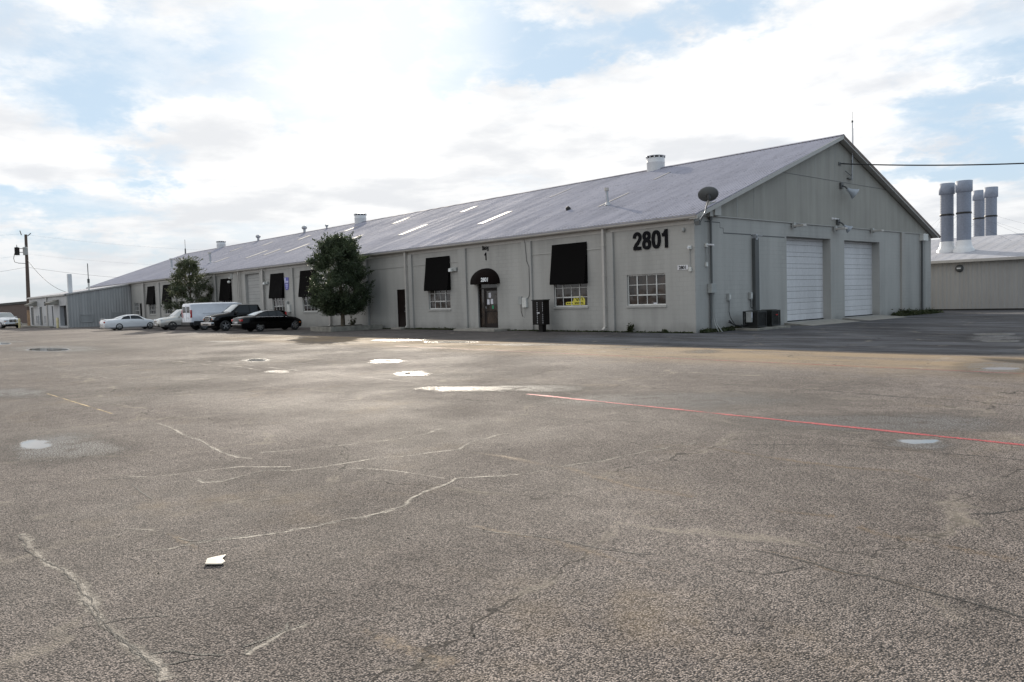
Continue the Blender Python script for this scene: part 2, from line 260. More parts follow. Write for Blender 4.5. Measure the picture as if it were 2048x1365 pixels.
def ground_mat():
    m,t,b=nt('asphalt'); n=N(t); ob=n('ShaderNodeTexCoord').outputs['Object']
    sep=n('ShaderNodeSeparateXYZ',{'Vector':ob}).outputs
    dist,cell=asphalt_nodes(n,ob)
    fine=n.noise(ob,34,4,.65); mid=n.noise(ob,3.2,5,.6); big=n.noise(ob,.22,5,.62); huge=n.noise(ob,.06,3,.5)
    clump=n.noise(ob,11,3,.6)
    # stones and the dark binder between them
    stone=n.mix(n.ramp(cell,0,1,0,1,False),(.074,.064,.059),(.405,.346,.312))
    gap=n.ramp(n.math('ADD',dist,n.math('MULTIPLY',n.math('SUBTRACT',clump,.5),.5)),.38,.73,0,.90)
    col=n.mix(gap,stone,(.020,.020,.021))
    k=n.math('MULTIPLY',n.ramp(mid,.3,.7,.84,1.14),n.ramp(big,.3,.7,.78,1.2)); k=n.math('MULTIPLY',k,n.ramp(clump,.25,.75,.78,1.2))
    k=n.math('MULTIPLY',k,n.ramp(huge,.35,.65,.88,1.1))
    kc=n('ShaderNodeCombineColor',{'Red':k,'Green':k,'Blue':k}).outputs[0]; col=n.mix(1.0,col,kc,'MULTIPLY')
    # tan silt in patches and along the drainage low beside the wall's shadow
    silt=n.ramp(n.noise(ob,.5,6,.7),.54,.78,0,.38); col=n.mix(silt,col,(.25,.185,.11))
    band=n.math('MULTIPLY',n.ramp(sep[1],-13.2,-9.8,0,1),n.ramp(sep[1],-6.9,-7.9,0,1)); band=n.math('MULTIPLY',band,n.ramp(sep[0],-34,-14,0,1))
    band=n.math('MULTIPLY',band,n.ramp(n.noise(n('ShaderNodeMapping',{'Vector':ob,'Scale':(.35,1.2,1)}).outputs[0],.9,5,.65),.3,.6,.25,.95))
    col=n.mix(n.math('MULTIPLY',band,.8),col,(.30,.222,.135))
    # older, smoother grey concrete-like paving by the gable
    old=n.math('MULTIPLY',n.ramp(sep[1],-7.6,-6.9,0,1),n.ramp(sep[0],-7,-1,0,1)); sc=n.mix(n.ramp(n.noise(n('ShaderNodeMapping',{'Vector':ob,'Rotation':(0,0,.5),'Scale':(.35,1.1,1)}).outputs[0],.55,7,.72),.38,.62),(.032,.034,.041),(.20,.21,.235)); 
    col=n.mix(n.math('MULTIPLY',old,.75),col,sc)
    near=n.math('MULTIPLY',n.ramp(sep[1],-7.4,-6.6,0,1),n.ramp(sep[1],40,60,1,0)); col=n.mix(n.math('MULTIPLY',near,.45),col,(.04,.04,.042))  # building's shade painted in: colour darkened from its shadow edge inwards
    # long meandering shrinkage cracks and oil spots
    cw=n.vm('ADD',ob,n.vm('SCALE',n.vm('SUBTRACT',n.noise(ob,.8,5,.6,col=True),(.5,.5,.5)),1.6))
    ve=n('ShaderNodeTexVoronoi',{'Vector':cw,'Scale':.30}); ve.feature='DISTANCE_TO_EDGE'; ve.voronoi_dimensions='2D'
    ck=n.math('MULTIPLY',n.ramp(ve.outputs['Distance'],.0065,.002,0,1),n.ramp(n.noise(ob,.35,3,.5),.38,.56,0,.85)); col=n.mix(ck,col,(.02,.018,.017))
    cf=n.math('MULTIPLY',n.ramp(ve.outputs['Distance'],.030,.008,0,1),n.ramp(n.noise(ob,.9,5,.7),.45,.65,0,.5)); col=n.mix(cf,col,(.33,.29,.24))
    oil=n.ramp(n.noise(ob,1.25,3,.5),.70,.80,0,.55); col=n.mix(oil,col,(.03,.028,.027))
    # wet areas and standing water
    wob=n.vm('SCALE',n.vm('SUBTRACT',n.noise(ob,.9,4,.6,col=True),(.5,.5,.5)),1.1)
    wob2=n.vm('SCALE',n.vm('SUBTRACT',n.noise(ob,5,4,.65,col=True),(.5,.5,.5)),.28)
    P=n.vm('ADD',n.vm('ADD',ob,wob),wob2); Pp=n.vm('ADD',n.vm('ADD',ob,n.vm('SCALE',wob,.22)),n.vm('SCALE',wob2,.8))
    wet=None; pud=None
    for kind,cx,cy,ax,ay,bx,by in PUD:
        det=ax*by-ay*bx; src=Pp if kind=='p' else P
        d=n.vm('SUBTRACT',src,(cx,cy,0))
        u=n.vm('DOT_PRODUCT',d,(by/det,-bx/det,0)); v=n.vm('DOT_PRODUCT',d,(-ay/det,ax/det,0))
        r2=n.math('ADD',n.math('MULTIPLY',u,u),n.math('MULTIPLY',v,v))
        f=n.ramp(r2,1.25,.75,0,1) if kind=='p' else n.ramp(r2,1.6,.1,0,1)
        if kind=='p': pud=f if pud is None else n.math('MAXIMUM',pud,f)
        else: wet=f if wet is None else n.math('MAXIMUM',wet,f)
    wet=n.math('MULTIPLY',wet,n.ramp(mid,.25,.5,.55,1)); 
    gr=n.noise(ob,58,3,.6); film=n.ramp(n.math('SUBTRACT',n.math('MULTIPLY',n.math('SUBTRACT',wet,.99),.42),n.math('MULTIPLY',n.math('SUBTRACT',gr,.5),1.25)),-.02,.09,0,1); film=n.math('MULTIPLY',film,n.ramp(wet,.05,.35,0,1))
    col=n.mix(n.math('MULTIPLY',wet,.60),col,(.030,.028,.027)); col=n.mix(n.math('MULTIPLY',film,.7),col,(.075,.072,.066))
    col=n.mix(pud,col,(.085,.082,.076)); n.link(col,b.inputs['Base Color'])
    dry=n.ramp(n.noise(ob,.35,4,.6),.3,.7,.78,.95); r=n.math('SUBTRACT',dry,n.math('MULTIPLY',film,.55)); r=n.math('MULTIPLY',r,n.math('SUBTRACT',1.0,n.math('MULTIPLY',pud,.97)))
    n.link(n.math('MAXIMUM',r,.015),b.inputs['Roughness']); n.link(n.math('ADD',.22,n.math('MULTIPLY',n.math('MAXIMUM',pud,film),.85)),b.inputs['Specular IOR Level']); b.inputs['IOR'].default_value=1.45
    h=n.math('ADD',n.math('MULTIPLY',dist,-1.0),n.math('MULTIPLY',fine,.55)); h=n.math('ADD',h,n.math('MULTIPLY',clump,.8))
    bn=n.bump(h,.9,.012); st_=n.math('MULTIPLY',n.math('SUBTRACT',.9,n.math('MULTIPLY',film,.80)),n.math('SUBTRACT',1.0,n.math('MULTIPLY',pud,.995))); n.link(st_,bn.node.inputs['Strength']); n.link(bn,b.inputs['Normal'])
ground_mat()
def ribbon_mat(name,a,bc,thr,soft,rough=.75,grain=True,scale=26):
    m,t,b=nt(name); n=N(t); ob=n('ShaderNodeTexCoord').outputs['Object']; uv=n('ShaderNodeTexCoord').outputs['UV']
    v=n('ShaderNodeSeparateXYZ',{'Vector':uv}).outputs[1]
    e=n.math('SUBTRACT',1.0,n.math('ABSOLUTE',v)); f=n.math('ADD',n.math('MULTIPLY',e,.8),n.math('MULTIPLY',n.math('SUBTRACT',n.noise(ob,scale,4,.7),.5),1.3)); f=n.math('ADD',f,n.math('MULTIPLY',n.math('SUBTRACT',n.noise(ob,1.7,3,.6),.5),1.1))
    al=n.ramp(f,thr,thr+soft,0,1); n.link(al,b.inputs['Alpha'])
    dist,cell=asphalt_nodes(n,ob); n.link(n.mix(cell,a,bc),b.inputs['Base Color']); b.inputs['Roughness'].default_value=rough
    n.link(n.bump(n.math('ADD',n.math('MULTIPLY',dist,-1),n.noise(ob,30,3)),.6,.008),b.inputs['Normal'])
ribbon_mat('crack_fill',(.12,.106,.092),(.30,.265,.225),.34,.55)
ribbon_mat('crack_dark',(.012,.011,.010),(.02,.018,.016),.18,.2,scale=60)
ribbon_mat('silt',(.10,.07,.045),(.28,.20,.13),.5,.7)
ribbon_mat('paint_red',(.20,.012,.018),(.50,.045,.055),.38,.3,.6,scale=45)
ribbon_mat('paint_yellow',(.34,.25,.12),(.55,.40,.20),.50,.35,.7,scale=40)
ribbon_mat('paint_faded',(.34,.31,.27),(.5,.46,.42),.66,.3,.6,scale=30)
def ribbon(name,pts,w,mat,z,jag=0.25,step=None,wvar=.35):
    P=[Vector((x,y,0)) for x,y in pts]; step=step or max(.05,w*1.2); L=[P[0]]
    for a,b in zip(P,P[1:]):
        k=max(1,int((b-a).length/step)); L+= [a.lerp(b,(i+1)/k) for i in range(k)]
    off=0; vs=[];fs=[];vv=[]
    for i,p in enumerate(L):
        t=(L[min(i+1,len(L)-1)]-L[max(i-1,0)]).normalized(); nn=Vector((-t.y,t.x,0)); off=off*.8+random.uniform(-1,1)*w*jag
        ww=w*(1+random.uniform(-wvar,wvar)); c=p+nn*off
        vs+=[(c+nn*ww).to_tuple()[:2]+(z,),(c.x,c.y,z),(c-nn*ww).to_tuple()[:2]+(z,)]; vv+=[1,0,-1]
    for i in range(len(L)-1):
        a=i*3; fs+=[(a,a+3,a+4,a+1),(a+1,a+4,a+5,a+2)]
    me=bpy.data.meshes.new(name); me.from_pydata(vs,[],fs); uv=me.uv_layers.new(name='UVMap')
    for l in me.loops: uv.data[l.index].uv=(0,vv[l.vertex_index])
    me.materials.append(M[mat]); o=bpy.data.objects.new(name,me); C.objects.link(o); return o
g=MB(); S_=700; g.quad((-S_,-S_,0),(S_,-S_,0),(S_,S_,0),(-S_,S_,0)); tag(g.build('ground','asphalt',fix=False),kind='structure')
for i,(w,p) in enumerate(TAN): tag(ribbon('silt_streak',p,w*1.6,'silt',.0006+.00004*i,.3),kind='structure')
for i,(w,p) in enumerate(LIGHT): tag(ribbon('filled_crack',p,w*1.05,'crack_fill',.0011+.00004*i,.22),kind='structure')
for i,(w,p) in enumerate(DARK): tag(ribbon('crack',p,w*1.1,'crack_dark',.0019+.00004*i,.5,step=.035,wvar=.6),kind='structure')
for i in (0,1,3,4,5,6):   # thin open cracks inside the filled ones
    tag(ribbon('crack',LIGHT[i][1],.006,'crack_dark',.0027+.00003*i,1.6,step=.035,wvar=.6),kind='structure')
tag(ribbon('red_painted_line',[(9.4,-18.52),(26,-18.46)],.11,'paint_red',.0031,.02,step=.3,wvar=.1),'long faded red painted line crossing the lot in the foreground','painted line',kind='structure')
tag(ribbon('red_painted_line',[(-6.0,-11.15),(26,-11.1)],.055,'paint_red',.0032,.02,step=.3,wvar=.1),kind='structure')
tag(ribbon('yellow_painted_line',[(1.0,-24.2),(5.6,-24.18)],.06,'paint_yellow',.0033,.03,step=.3,wvar=.1),kind='structure')
tag(ribbon('faded_painted_line',[(-14,-22.4),(0.5,-22.33)],.07,'paint_faded',.0034,.03,step=.3,wvar=.1),kind='structure')
tag(ribbon('faded_painted_line',[(-22,-18.6),(9.0,-18.52)],.07,'paint_faded',.0035,.02,step=.3,wvar=.1),kind='structure')
for k,x in enumerate((-30.5,-27.6,-24.8,-21.9,-33.4,-36.2)):
    tag(ribbon('faded_painted_line',[(x,-12.6),(x+.1,-8.2)],.06,'paint_faded',.0036+.00004*k,.02,step=.3,wvar=.1),kind='structure')

# ------------------------------------------------------------------ sky, sun, camera
w=bpy.data.worlds.new('World'); bpy.context.scene.world=w; w.use_nodes=True; t=w.node_tree; n=N(t)
AZ,EL=58.0,20.0
sky=n('ShaderNodeTexSky'); sky.sky_type='NISHITA'; sky.sun_disc=False; sky.sun_elevation=R(EL); sky.sun_rotation=R(-AZ); sky.altitude=180; sky.air_density=1.0; sky.dust_density=.25; sky.ozone_density=1.6
d=n('ShaderNodeTexCoord').outputs['Generated']; s=n('ShaderNodeSeparateXYZ',{'Vector':d}).outputs
az=n.math('ARCTAN2',s[0],s[1]); el=n.math('ARCSINE',s[2]); A=n('ShaderNodeCombineXYZ',{'X':az,'Y':el,'Z':0}).outputs[0]
wob=n.vm('SCALE',n.vm('SUBTRACT',n.noise(n('ShaderNodeMapping',{'Vector':d,'Scale':(1,1,2.2)}).outputs[0],4.5,6,.62,col=True),(.5,.5,.5)),.34)
Aw=n.vm('ADD',A,wob); hole=None
for x,y,z,a,b in SKYH:
    q=n.vm('MULTIPLY',n.vm('SUBTRACT',Aw,(math.atan2(x,y),math.asin(z),0)),(1/(a*1.5),1/(b*1.6),0)); f=n.ramp(n.vm('LENGTH',q),1.25,.15,0,1); hole=f if hole is None else n.math('MAXIMUM',hole,f)
# flat cloud layer seen in perspective: the noise is laid on a plane above the lot
den=n.math('ADD',n.math('MAXIMUM',s[2],0.0),.12); pl=n.vm('DIVIDE',d,n('ShaderNodeCombineXYZ',{'X':den,'Y':den,'Z':den}).outputs[0])
cl=n.noise(pl,1.15,9,.6,.25); fine=n.noise(pl,4.5,7,.62)
cover=n.math('SUBTRACT',n.math('ADD',n.ramp(cl,.30,.58,.2,1.0),.32),n.math('MULTIPLY',hole,.86)); cover=n.math('ADD',cover,n.math('MULTIPLY',n.math('SUBTRACT',fine,.5),.36)); cover=n.ramp(cover,.02,1.0,0.02,1); cover=n.math('MULTIPLY',cover,n.math('SUBTRACT',1.0,n.math('MULTIPLY',n.math('MULTIPLY',n.ramp(az,.0,.5,0,1),n.ramp(az,2.9,2.3,0,1)),.85)))  # last factor clears unseen clouds facing the gable, to cool and dim its light
Sv=(-sin(R(AZ))*cos(R(EL)),cos(R(AZ))*cos(R(EL)),sin(R(EL)))
sd=n.vm('DOT_PRODUCT',d,Sv); glow=n.ramp(sd,.80,1.0,0,1); core=n.ramp(sd,.980,1.0,0,1)
shade=n.ramp(n.noise(pl,1.6,6,.55),.42,.64,0,1)
cb=n.mix(shade,(12.0,12.0,12.0),(8.7,8.95,9.4)); cb=n.mix(n.math('MULTIPLY',glow,.25),cb,(11.0,10.9,10.6))
k=n.ramp(s[2],.0,.25,1.0,1.0)
skyc=n.mix(.8,n.mix(1.0,sky.outputs[0],(.95,1.0,1.08),'MULTIPLY'),(6.9,8.6,10.2))
colr=n.mix(cover,skyc,cb)
hz=n.ramp(s[2],.16,.0,0,.7); colr=n.mix(hz,colr,(7.6,7.9,8.2))
colr=n.mix(n.math('MULTIPLY',core,.5),colr,(14,13.8,13.2))
colr=n.mix(n.ramp(s[2],.0,-.03,0,1),colr,(1.2,1.1,1.0))
bg=t.nodes['Background']; n.link(colr,bg.inputs['Color']); bg.inputs['Strength'].default_value=.075
sl=bpy.data.lights.new('sun','SUN'); sl.energy=5.0; sl.angle=R(.6); sl.color=(1,.90,.76); so=bpy.data.objects.new('sun',sl); C.objects.link(so)
so.rotation_euler=Vector(Sv).to_track_quat('Z','Y').to_euler()
yaw,tilt,roll=.8422,-.0532,.0301
fw=Vector((-sin(yaw)*cos(tilt),cos(yaw)*cos(tilt),sin(tilt))); r0=Vector((cos(yaw),sin(yaw),0)); u0=r0.cross(fw)
r1=r0*cos(roll)-u0*sin(roll); u1=r0*sin(roll)+u0*cos(roll)
cd=bpy.data.cameras.new('camera'); cam=bpy.data.objects.new('camera',cd); C.objects.link(cam)
Mx=Matrix((r1,u1,-fw)).transposed().to_4x4(); Mx.translation=Vector((19.2895,-27.6565,1.65)); cam.matrix_world=Mx
cd.sensor_width=36; cd.lens=1554.05/2048*36; cd.clip_end=3000; cd.clip_start=.05; bpy.context.scene.camera=cam
vs=bpy.context.scene.view_settings; vs.view_transform='Standard'; vs.look='None'; vs.exposure=.3; vs.gamma=1
# ------------------------------------------------------------------ warehouse
W,L,He,Hp,Hr=25.7,96.9,4.86,5.0,9.68
YR=W/2
def wall_grid(mb,P,u0,u1,v0,v1,ops,depth):
    """outer sheet with openings and their reveals; P(u,v,d) maps to space, d = inwards"""
    us=sorted({u0,u1,*[o[0] for o in ops],*[o[1] for o in ops]}); vs_=sorted({v0,v1,*[o[2] for o in ops],*[o[3] for o in ops]})
    vs_=[v for v in vs_ if v0<=v<=v1]
    for a,b in zip(us,us[1:]):
        for c,d in zip(vs_,vs_[1:]):
            mu,mv=(a+b)/2,(c+d)/2
            if any(o[0]<mu<o[1] and o[2]<mv<o[3] for o in ops): continue
            mb.quad(P(a,c,0),P(b,c,0),P(b,d,0),P(a,d,0))
    for o in ops:
        a,b,c,d=o[:4]; dd=o[4] if len(o)>4 else depth
        mb.quad(P(a,c,0),P(a,d,0),P(a,d,dd),P(a,c,dd)); mb.quad(P(b,c,0),P(b,c,dd),P(b,d,dd),P(b,d,0))
        mb.quad(P(a,d,0),P(b,d,0),P(b,d,dd),P(a,d,dd)); mb.quad(P(a,c,0),P(a,c,dd),P(b,c,dd),P(b,c,0))
PL=lambda u,v,d:(u,d,v)          # long wall, faces -y
PG=lambda u,v,d:(-d,u,v)         # gable wall, faces +x
wh=thing('warehouse','long low painted block warehouse with metal roof and two white garage doors in its gable','warehouse',(0,0,0))
WIN=[(-3.70,-1.54),(-8.42,-6.17),(-19.15,-17.0),(-35.5,-33.2),(-40.75,-38.6),(-51.2,-49.0),(-67.05,-64.8),(-72.25,-70.0)]
WT,WB=2.60,1.22
winops=[(a,b,WB,WT,.14) for a,b in WIN]+[(-77.6,-75.75,WB,WT,.14)]
ents=[(-14.47,-12.79,.13,2.62,.22)]; brown=[(-22.57,-21.62,.12,2.50,.10)]; dark2=[(-75.5,-74.75,.1,2.5,.10)]; gar3=[(-45.95,-43.1,.08,4.5,.30)]
wall=MB(); wall_grid(wall,PL,-L,0,-.3,He,winops+ents+brown+dark2+gar3,.14)
g12=[(7.57,12.1,.13,4.32,.5),(13.66,18.06,.13,4.30,.5)]
wall_grid(wall,PG,0,W,-.3,Hp,g12,.5)
wall.quad((-L,0,-.3),(-L,W,-.3),(-L,W,Hp),(-L,0,Hp)); wall.quad((-L,W,-.3),(0,W,-.3),(0,W,Hp),(-L,W,Hp))
wall.quad((-L,0,Hp),(-L,W,Hp),(-L,YR,Hr-.1))
wallo=wall.build('wall','block_wall',wh,fix=False)
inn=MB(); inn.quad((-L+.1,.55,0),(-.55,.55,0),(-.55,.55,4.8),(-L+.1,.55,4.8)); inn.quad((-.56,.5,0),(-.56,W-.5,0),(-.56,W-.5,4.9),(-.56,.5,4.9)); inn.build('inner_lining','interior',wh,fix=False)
# pilasters on the long wall
def pilaster(x0,x1,z1=4.62,y=-.11): MB().box(x0,x1,y,.02,-.3,z1).build('pilaster','block_wall',wh,bevel=.01)
for x0,x1 in ((-4.82,-4.42),(-10.66,-9.94),(-16.06,-15.36),(-21.1,-20.72),(-26.4,-25.98),(-31.6,-31.2),(-37.3,-36.8),(-42.7,-42.2),(-48.35,-47.4),(-52.95,-52.45),(-57.9,-57.5),(-63.56,-63.1),(-68.75,-68.25),(-74.4,-73.5)): pilaster(x0,x1)
# bond beam shadow line
beam=[(-9.94,-4.82),(-20.72,-16.06),(-25.98,-21.1),(-31.2,-26.4),(-36.8,-31.6),(-42.2,-37.3),(-57.5,-52.95),(-63.1,-57.9),(-68.25,-63.56),(-73.5,-68.75)]
for a,b in beam: MB().box(a+.03,b-.03,-.028,.015,3.90,3.945).build('beam_ledge','crack_wall' if False else 'trim_paint',wh)
# gutter along the eave and downspouts
gut=MB(); prof=[(-.02,4.80),(-.30,4.80),(-.34,4.84),(-.36,4.97),(-.33,4.97),(-.31,4.86),(-.02,4.86)]
pts=[(0.32,y,z) for y,z in prof]; gut.prism(pts,(-L-.6,0,0)); gut.box(-L,.0,-.02,.02,4.62,4.86); gut.build('gutter','gutter_paint',wh)
def downspout(x,w=.13,z0=.1,mat='gutter_paint'):
    d=MB(); d.box(x-w/2,x+w/2,-.24,-.14,z0+.12,4.80)
    d.prism([(x-w/2,-.24,z0+.14),(x-w/2,-.14,z0+.14),(x-w/2,-.26,z0-.02),(x-w/2,-.36,z0+.02)],(w,0,0)); 
    for z in (1.2,2.6,4.0): d.box(x-w/2-.03,x+w/2+.03,-.247,-.112,z,z+.035)
    d.build('downspout',mat,wh)
for x in (-4.92,-21.25,-42.05,-46.9,-52.3,-73.3,-31.05,-63.0): downspout(x)
# windows
def window(P,a,b,c,d,parent,hop=True,mat='white_trim'):
    f=MB(); D0,D1=.075,.11
    def bar(u0,u1,v0,v1,p=0): 
        q=[P(u0,v0,D0-p),P(u1,v0,D0-p),P(u1,v1,D0-p),P(u0,v1,D0-p)]; e=Vector(P(0,0,D1))-Vector(P(0,0,D0-p)); f.prism(q,e)
    bar(a,b,c,c+.05);bar(a,b,d-.05,d);bar(a,a+.045,c+.05,d-.05);bar(b-.045,b,c+.05,d-.05)
    for i in (1,2,3):
        u=a+(b-a)*i/4; w=.026 if (i==2 or not hop) else .03; bar(u-w/2,u+w/2,c+.05,d-.05)
    for j in (1,2):
        v=c+(d-c)*j/3; bar(a+.045,b-.045,v-.012,v+.012,.002)
    if hop:
        u0,u1=a+(b-a)/4,a+(b-a)*3/4; v0,v1=c+(d-c)/3,d-.05
        bar(u0-.02,u1+.02,v0-.028,v0+.028,.012); bar(u0-.028,u0+.022,v0,v1,.012); bar(u1-.022,u1+.028,v0,v1,.012)
    o=f.build('window',mat,parent)
    p=MB(); p.quad(P(a,c,.10),P(b,c,.10),P(b,d,.10),P(a,d,.10)); p.build('pane','window_glass',o)
    s=MB(); s.prism([P(a-.05,c-.10,-.05),P(b+.05,c-.10,-.05),P(b+.05,c-.012,-.05),P(a-.05,c-.012,-.05)],Vector(P(0,0,.09))-Vector(P(0,0,-.05))); s.build('sill','trim_paint',o)
    return o
wins=[window(PL,a,b,WB,WT,wh) for a,b in WIN]; window(PL,-77.6,-75.75,WB,WT,wh)
# yellow poster standing behind the window beside the mailboxes
po=MB(); 
po.prism([(-7.72,.094,1.30),(-6.42,.094,1.30),(-6.40,.094,1.50),(-6.46,.094,1.62),(-6.58,.094,1.72),(-7.12,.094,1.72),(-7.22,.094,1.47),(-7.70,.094,1.44)],(0,.004,0)); pob=po.build('poster','poster_yellow',wins[1])
lt=MB(); x=-7.62
for k in range(3): lt.box(x,x+.09,.090,.0935,1.345,1.40); x+=.14
for k in range(7): lt.box(-7.1+k*.085,-7.04+k*.085,.090,.0935,1.345+.02*(k%2),1.42)
for (x0,z0,x1,z1) in ((-7.05,1.66,-6.92,1.50),(-6.9,1.52,-6.82,1.66),(-6.8,1.66,-6.7,1.62),(-6.78,1.6,-6.8,1.5),(-6.62,1.68,-6.55,1.52)):
    lt.tube([(x0,.091,z0),(x1,.091,z1)],.018,5)
tag(lt.build('poster_print','letter_black',wins[1]),kind='stuff')
MB().box(-2.28,-2.1,.088,.094,1.275,1.325).build('paper_note','paper',wins[0])
# plain doors
def plain_door(ops,mat,knobs=True):
    a,b,c,d,_=ops; o=MB().box(a+.03,b-.03,.06,.10,c,d-.03).build('door',mat,wh,bevel=.004)
    MB().box(a,a+.03,.02,.10,c,d).box(b-.03,b,.02,.10,c,d).box(a+.03,b-.03,.02,.10,d-.03,d).build('door_frame',mat,o)
    if knobs:
        k=MB(); k.lathe([(0,-.075),(.03,-.07),(.032,-.03),(.018,-.02),(.018,0)],(b-.12,.06,c+.98),12,'y'); k.build('handle','chrome',o); k=MB(); k.lathe([(0,-.04),(.03,-.035),(.03,0)],(b-.12,.06,c+1.32),12,'y'); k.build('deadbolt','chrome',o)
    MB().box(a-.1,b+.1,-.5,.0,-.05,c-.012).build('door_step','concrete',wh,bevel=.01)
    return o
plain_door(brown[0],'bronze'); plain_door(dark2[0],'dark_paint')
# glazed entrance
a,b,c,d,_=ents[0]
fr=MB()
for u0,u1,v0,v1 in ((a,a+.07,c,d),(b-.07,b,c,d),(a+.07,b-.07,d-.07,d),(a+.07,b-.07,2.28,2.34),(a+.42,a+.49,c,2.28)): fr.box(u0,u1,.10,.20,v0,v1)
en=fr.build('entrance','bronze',wh)
dr=MB(); da,db=a+.50,b-.08
for u0,u1,v0,v1 in ((da,da+.09,c+.01,2.27),(db-.09,db,c+.01,2.27),(da+.09,db-.09,2.17,2.27),(da+.09,db-.09,c+.01,c+.24),(da+.09,db-.09,1.02,1.08)): dr.box(u0,u1,.115,.165,v0,v1)
dro=dr.build('door','bronze',wh,bevel=.004)
MB().box(da+.09,db-.09,.138,.144,c+.24,2.17).build('pane','window_glass',dro)
MB().box(a+.07,a+.42,.15,.156,c,2.28).box(a+.07,b-.07,.15,.156,2.34,d-.07).build('pane','window_glass',en)
h=MB(); h.tube([(da+.14,.115,1.06),(da+.14,.05,1.06),(da+.14,.05,1.32),(da+.14,.115,1.32)],.012,8); h.build('handle','steel',dro)
for px,pz in ((da+.30,1.93),(da+.16,1.56),(da+.46,1.58)):
    MB().box(px,px+.2,.128,.132,pz-.14,pz+.14).build('notice','paper',dro)
MB().box(da+.56,da+.70,.128,.132,1.18,1.36).build('notice','paper_green',dro)
MB().box(-15.3,-11.8,-1.15,-.005,-.05,.115).build('door_step','concrete',wh,bevel=.015)
# garage doors
def garage(P,a,b,c,d,dep,mat,name='garage_door',rows=None):
    o=MB(); z=c; k=0
    pat=[.36,.22]; 
    while z<d-.02:
        h=min(pat[k%2],d-z); e=Vector(P(0,0,dep))-Vector(P(0,0,dep-.05)); bz=z+h-.014
        q=[P(a,z,dep-.05),P(b,z,dep-.05),P(b,bz,dep-.05),P(a,bz,dep-.05)]; o.prism(q,e)
        if z<c+1.6:
            for j in (1,2):
                zz=z+(bz-z)*j/3; e2=Vector(P(0,0,dep-.05))-Vector(P(0,0,dep-.056)); o.prism([P(a+.02,zz-.012,dep-.056),P(b-.02,zz-.012,dep-.056),P(b-.02,zz+.012,dep-.056),P(a+.02,zz+.012,dep-.056)],e2*.99)
        z+=h; k+=1
    ob=o.build(name,mat,wh)
    bk=MB(); bk.quad(P(a,c,dep-.012),P(b,c,dep-.012),P(b,d,dep-.012),P(a,d,dep-.012)); bk.build('panel_joint','sheet_black' if mat!='door_grey' else 'interior',ob)
    s=MB(); e=Vector(P(0,0,dep-.04))-Vector(P(0,0,dep-.07)); s.prism([P(a,c-.02,dep-.07),P(b,c-.02,dep-.07),P(b,c+.05,dep-.07),P(a,c+.05,dep-.07)],e); s.build('bottom_seal','rubber',ob)
    return ob
garage(PG,*g12[0][:4],.48,'door_white'); garage(PG,*g12[1][:4],.48,'door_white'); garage(PL,*gar3[0][:4],.28,'door_grey')
MB().prism([(0.0,7.3,-.02),(1.7,7.3,-.02),(0.0,7.3,.125)],(0,5.1,0)).build('door_ramp','concrete',wh)
MB().prism([(0.0,13.4,-.02),(1.7,13.4,-.02),(0.0,13.4,.122)],(0,4.95,0)).build('door_ramp','concrete',wh)
MB().prism([(-46.2,0,-.02),(-46.2,-1.3,-.02),(-46.2,0,.07)],(3.3,0,0)).build('door_ramp','concrete',wh)
# gable: block parapet cap, corrugated siding, pilasters, trims
def zroof(y): return He+.12+(Hr-He-.12)*(y/YR if y<=YR else (W-y)/YR)
def rib_sheet(P0,P1,z0f,z1f,period,depth,nrm,duty=.5):
    P0=Vector(P0);P1=Vector(P1);Ln=(P1-P0).length;d=(P1-P0)/Ln;nrm=Vector(nrm);mb=MB();k=int(Ln/period);s=0;prof=[]
    for i in range(k+1):
        s=i*period; 
        for q,h in ((0,0),(duty*period-.15*period,0),(duty*period,1),(period-.15*period,1)):
            if s+q<=Ln: prof.append((s+q,h))
    prof.append((Ln,prof[-1][1])); vs=[]
    for s,h in prof:
        p=P0+d*s+nrm*(h*depth); vs+=[(p.x,p.y,z0f(s)),(p.x,p.y,z1f(s))]
    mb.add(vs,[(2*i,2*i+2,2*i+3,2*i+1) for i in range(len(prof)-1)]); return mb
gs=rib_sheet((.035,.45,0),(.035,W-.05,0),lambda s:Hp,lambda s:max(Hp,zroof(s+.45)-.10),.076,.014,(1,0,0)); gs.build('gable_siding','gable_siding',wh,fix=False)
MB().quad((.01,0,Hp),(.01,W,Hp),(.01,W-.1,Hp+.02),(.01,YR,Hr-.12),(.01,0.1,Hp+.02)).build('gable_backing','gable_siding',wh,fix=False)
MB().box(-.02,.062,.0,W,Hp-.035,Hp).build('gable_ledge','trim_paint',wh)
for s in (0,): MB().box(.052,.056,6.7,18.85,7.335,7.36).build('siding_lap','pipe_dark',wh)
for y,z0,z1 in ((12.55,7.36,9.3),(14.6,7.36,8.9),(10.4,7.36,8.7),(4.6,5.05,6.6),(3.2,5.05,6.1)): MB().box(.049,.056,y-.012,y+.012,z0,min(z1,zroof(y)-.15)).build('siding_seam','grey_box',wh)
MB().box(.0,.10,20.95,21.4,-.3,4.95).build('pilaster','block_wall_gable',wh,bevel=.01)
MB().box(.0,.09,6.9,7.3,-.3,.0).build('pilaster','block_wall_gable',wh)
# stepped crack in the gable blockwork
ck=MB()
pts=[(.75,4.74),(1.9,4.72),(1.9,4.50),(2.15,4.50),(2.15,4.30),(4.4,4.27),(7.4,4.24)]
for (y0,z0),(y1,z1) in zip(pts,pts[1:]):
    w=.011; 
    if abs(y1-y0)>.01: ck.box(.001,.004,min(y0,y1),max(y0,y1),min(z0,z1)-w,max(z0,z1)+w)
    else: ck.box(.001,.0045,y0-w,y0+w,min(z0,z1),max(z0,z1))
ck.build('wall_crack','pipe_dark',wh)
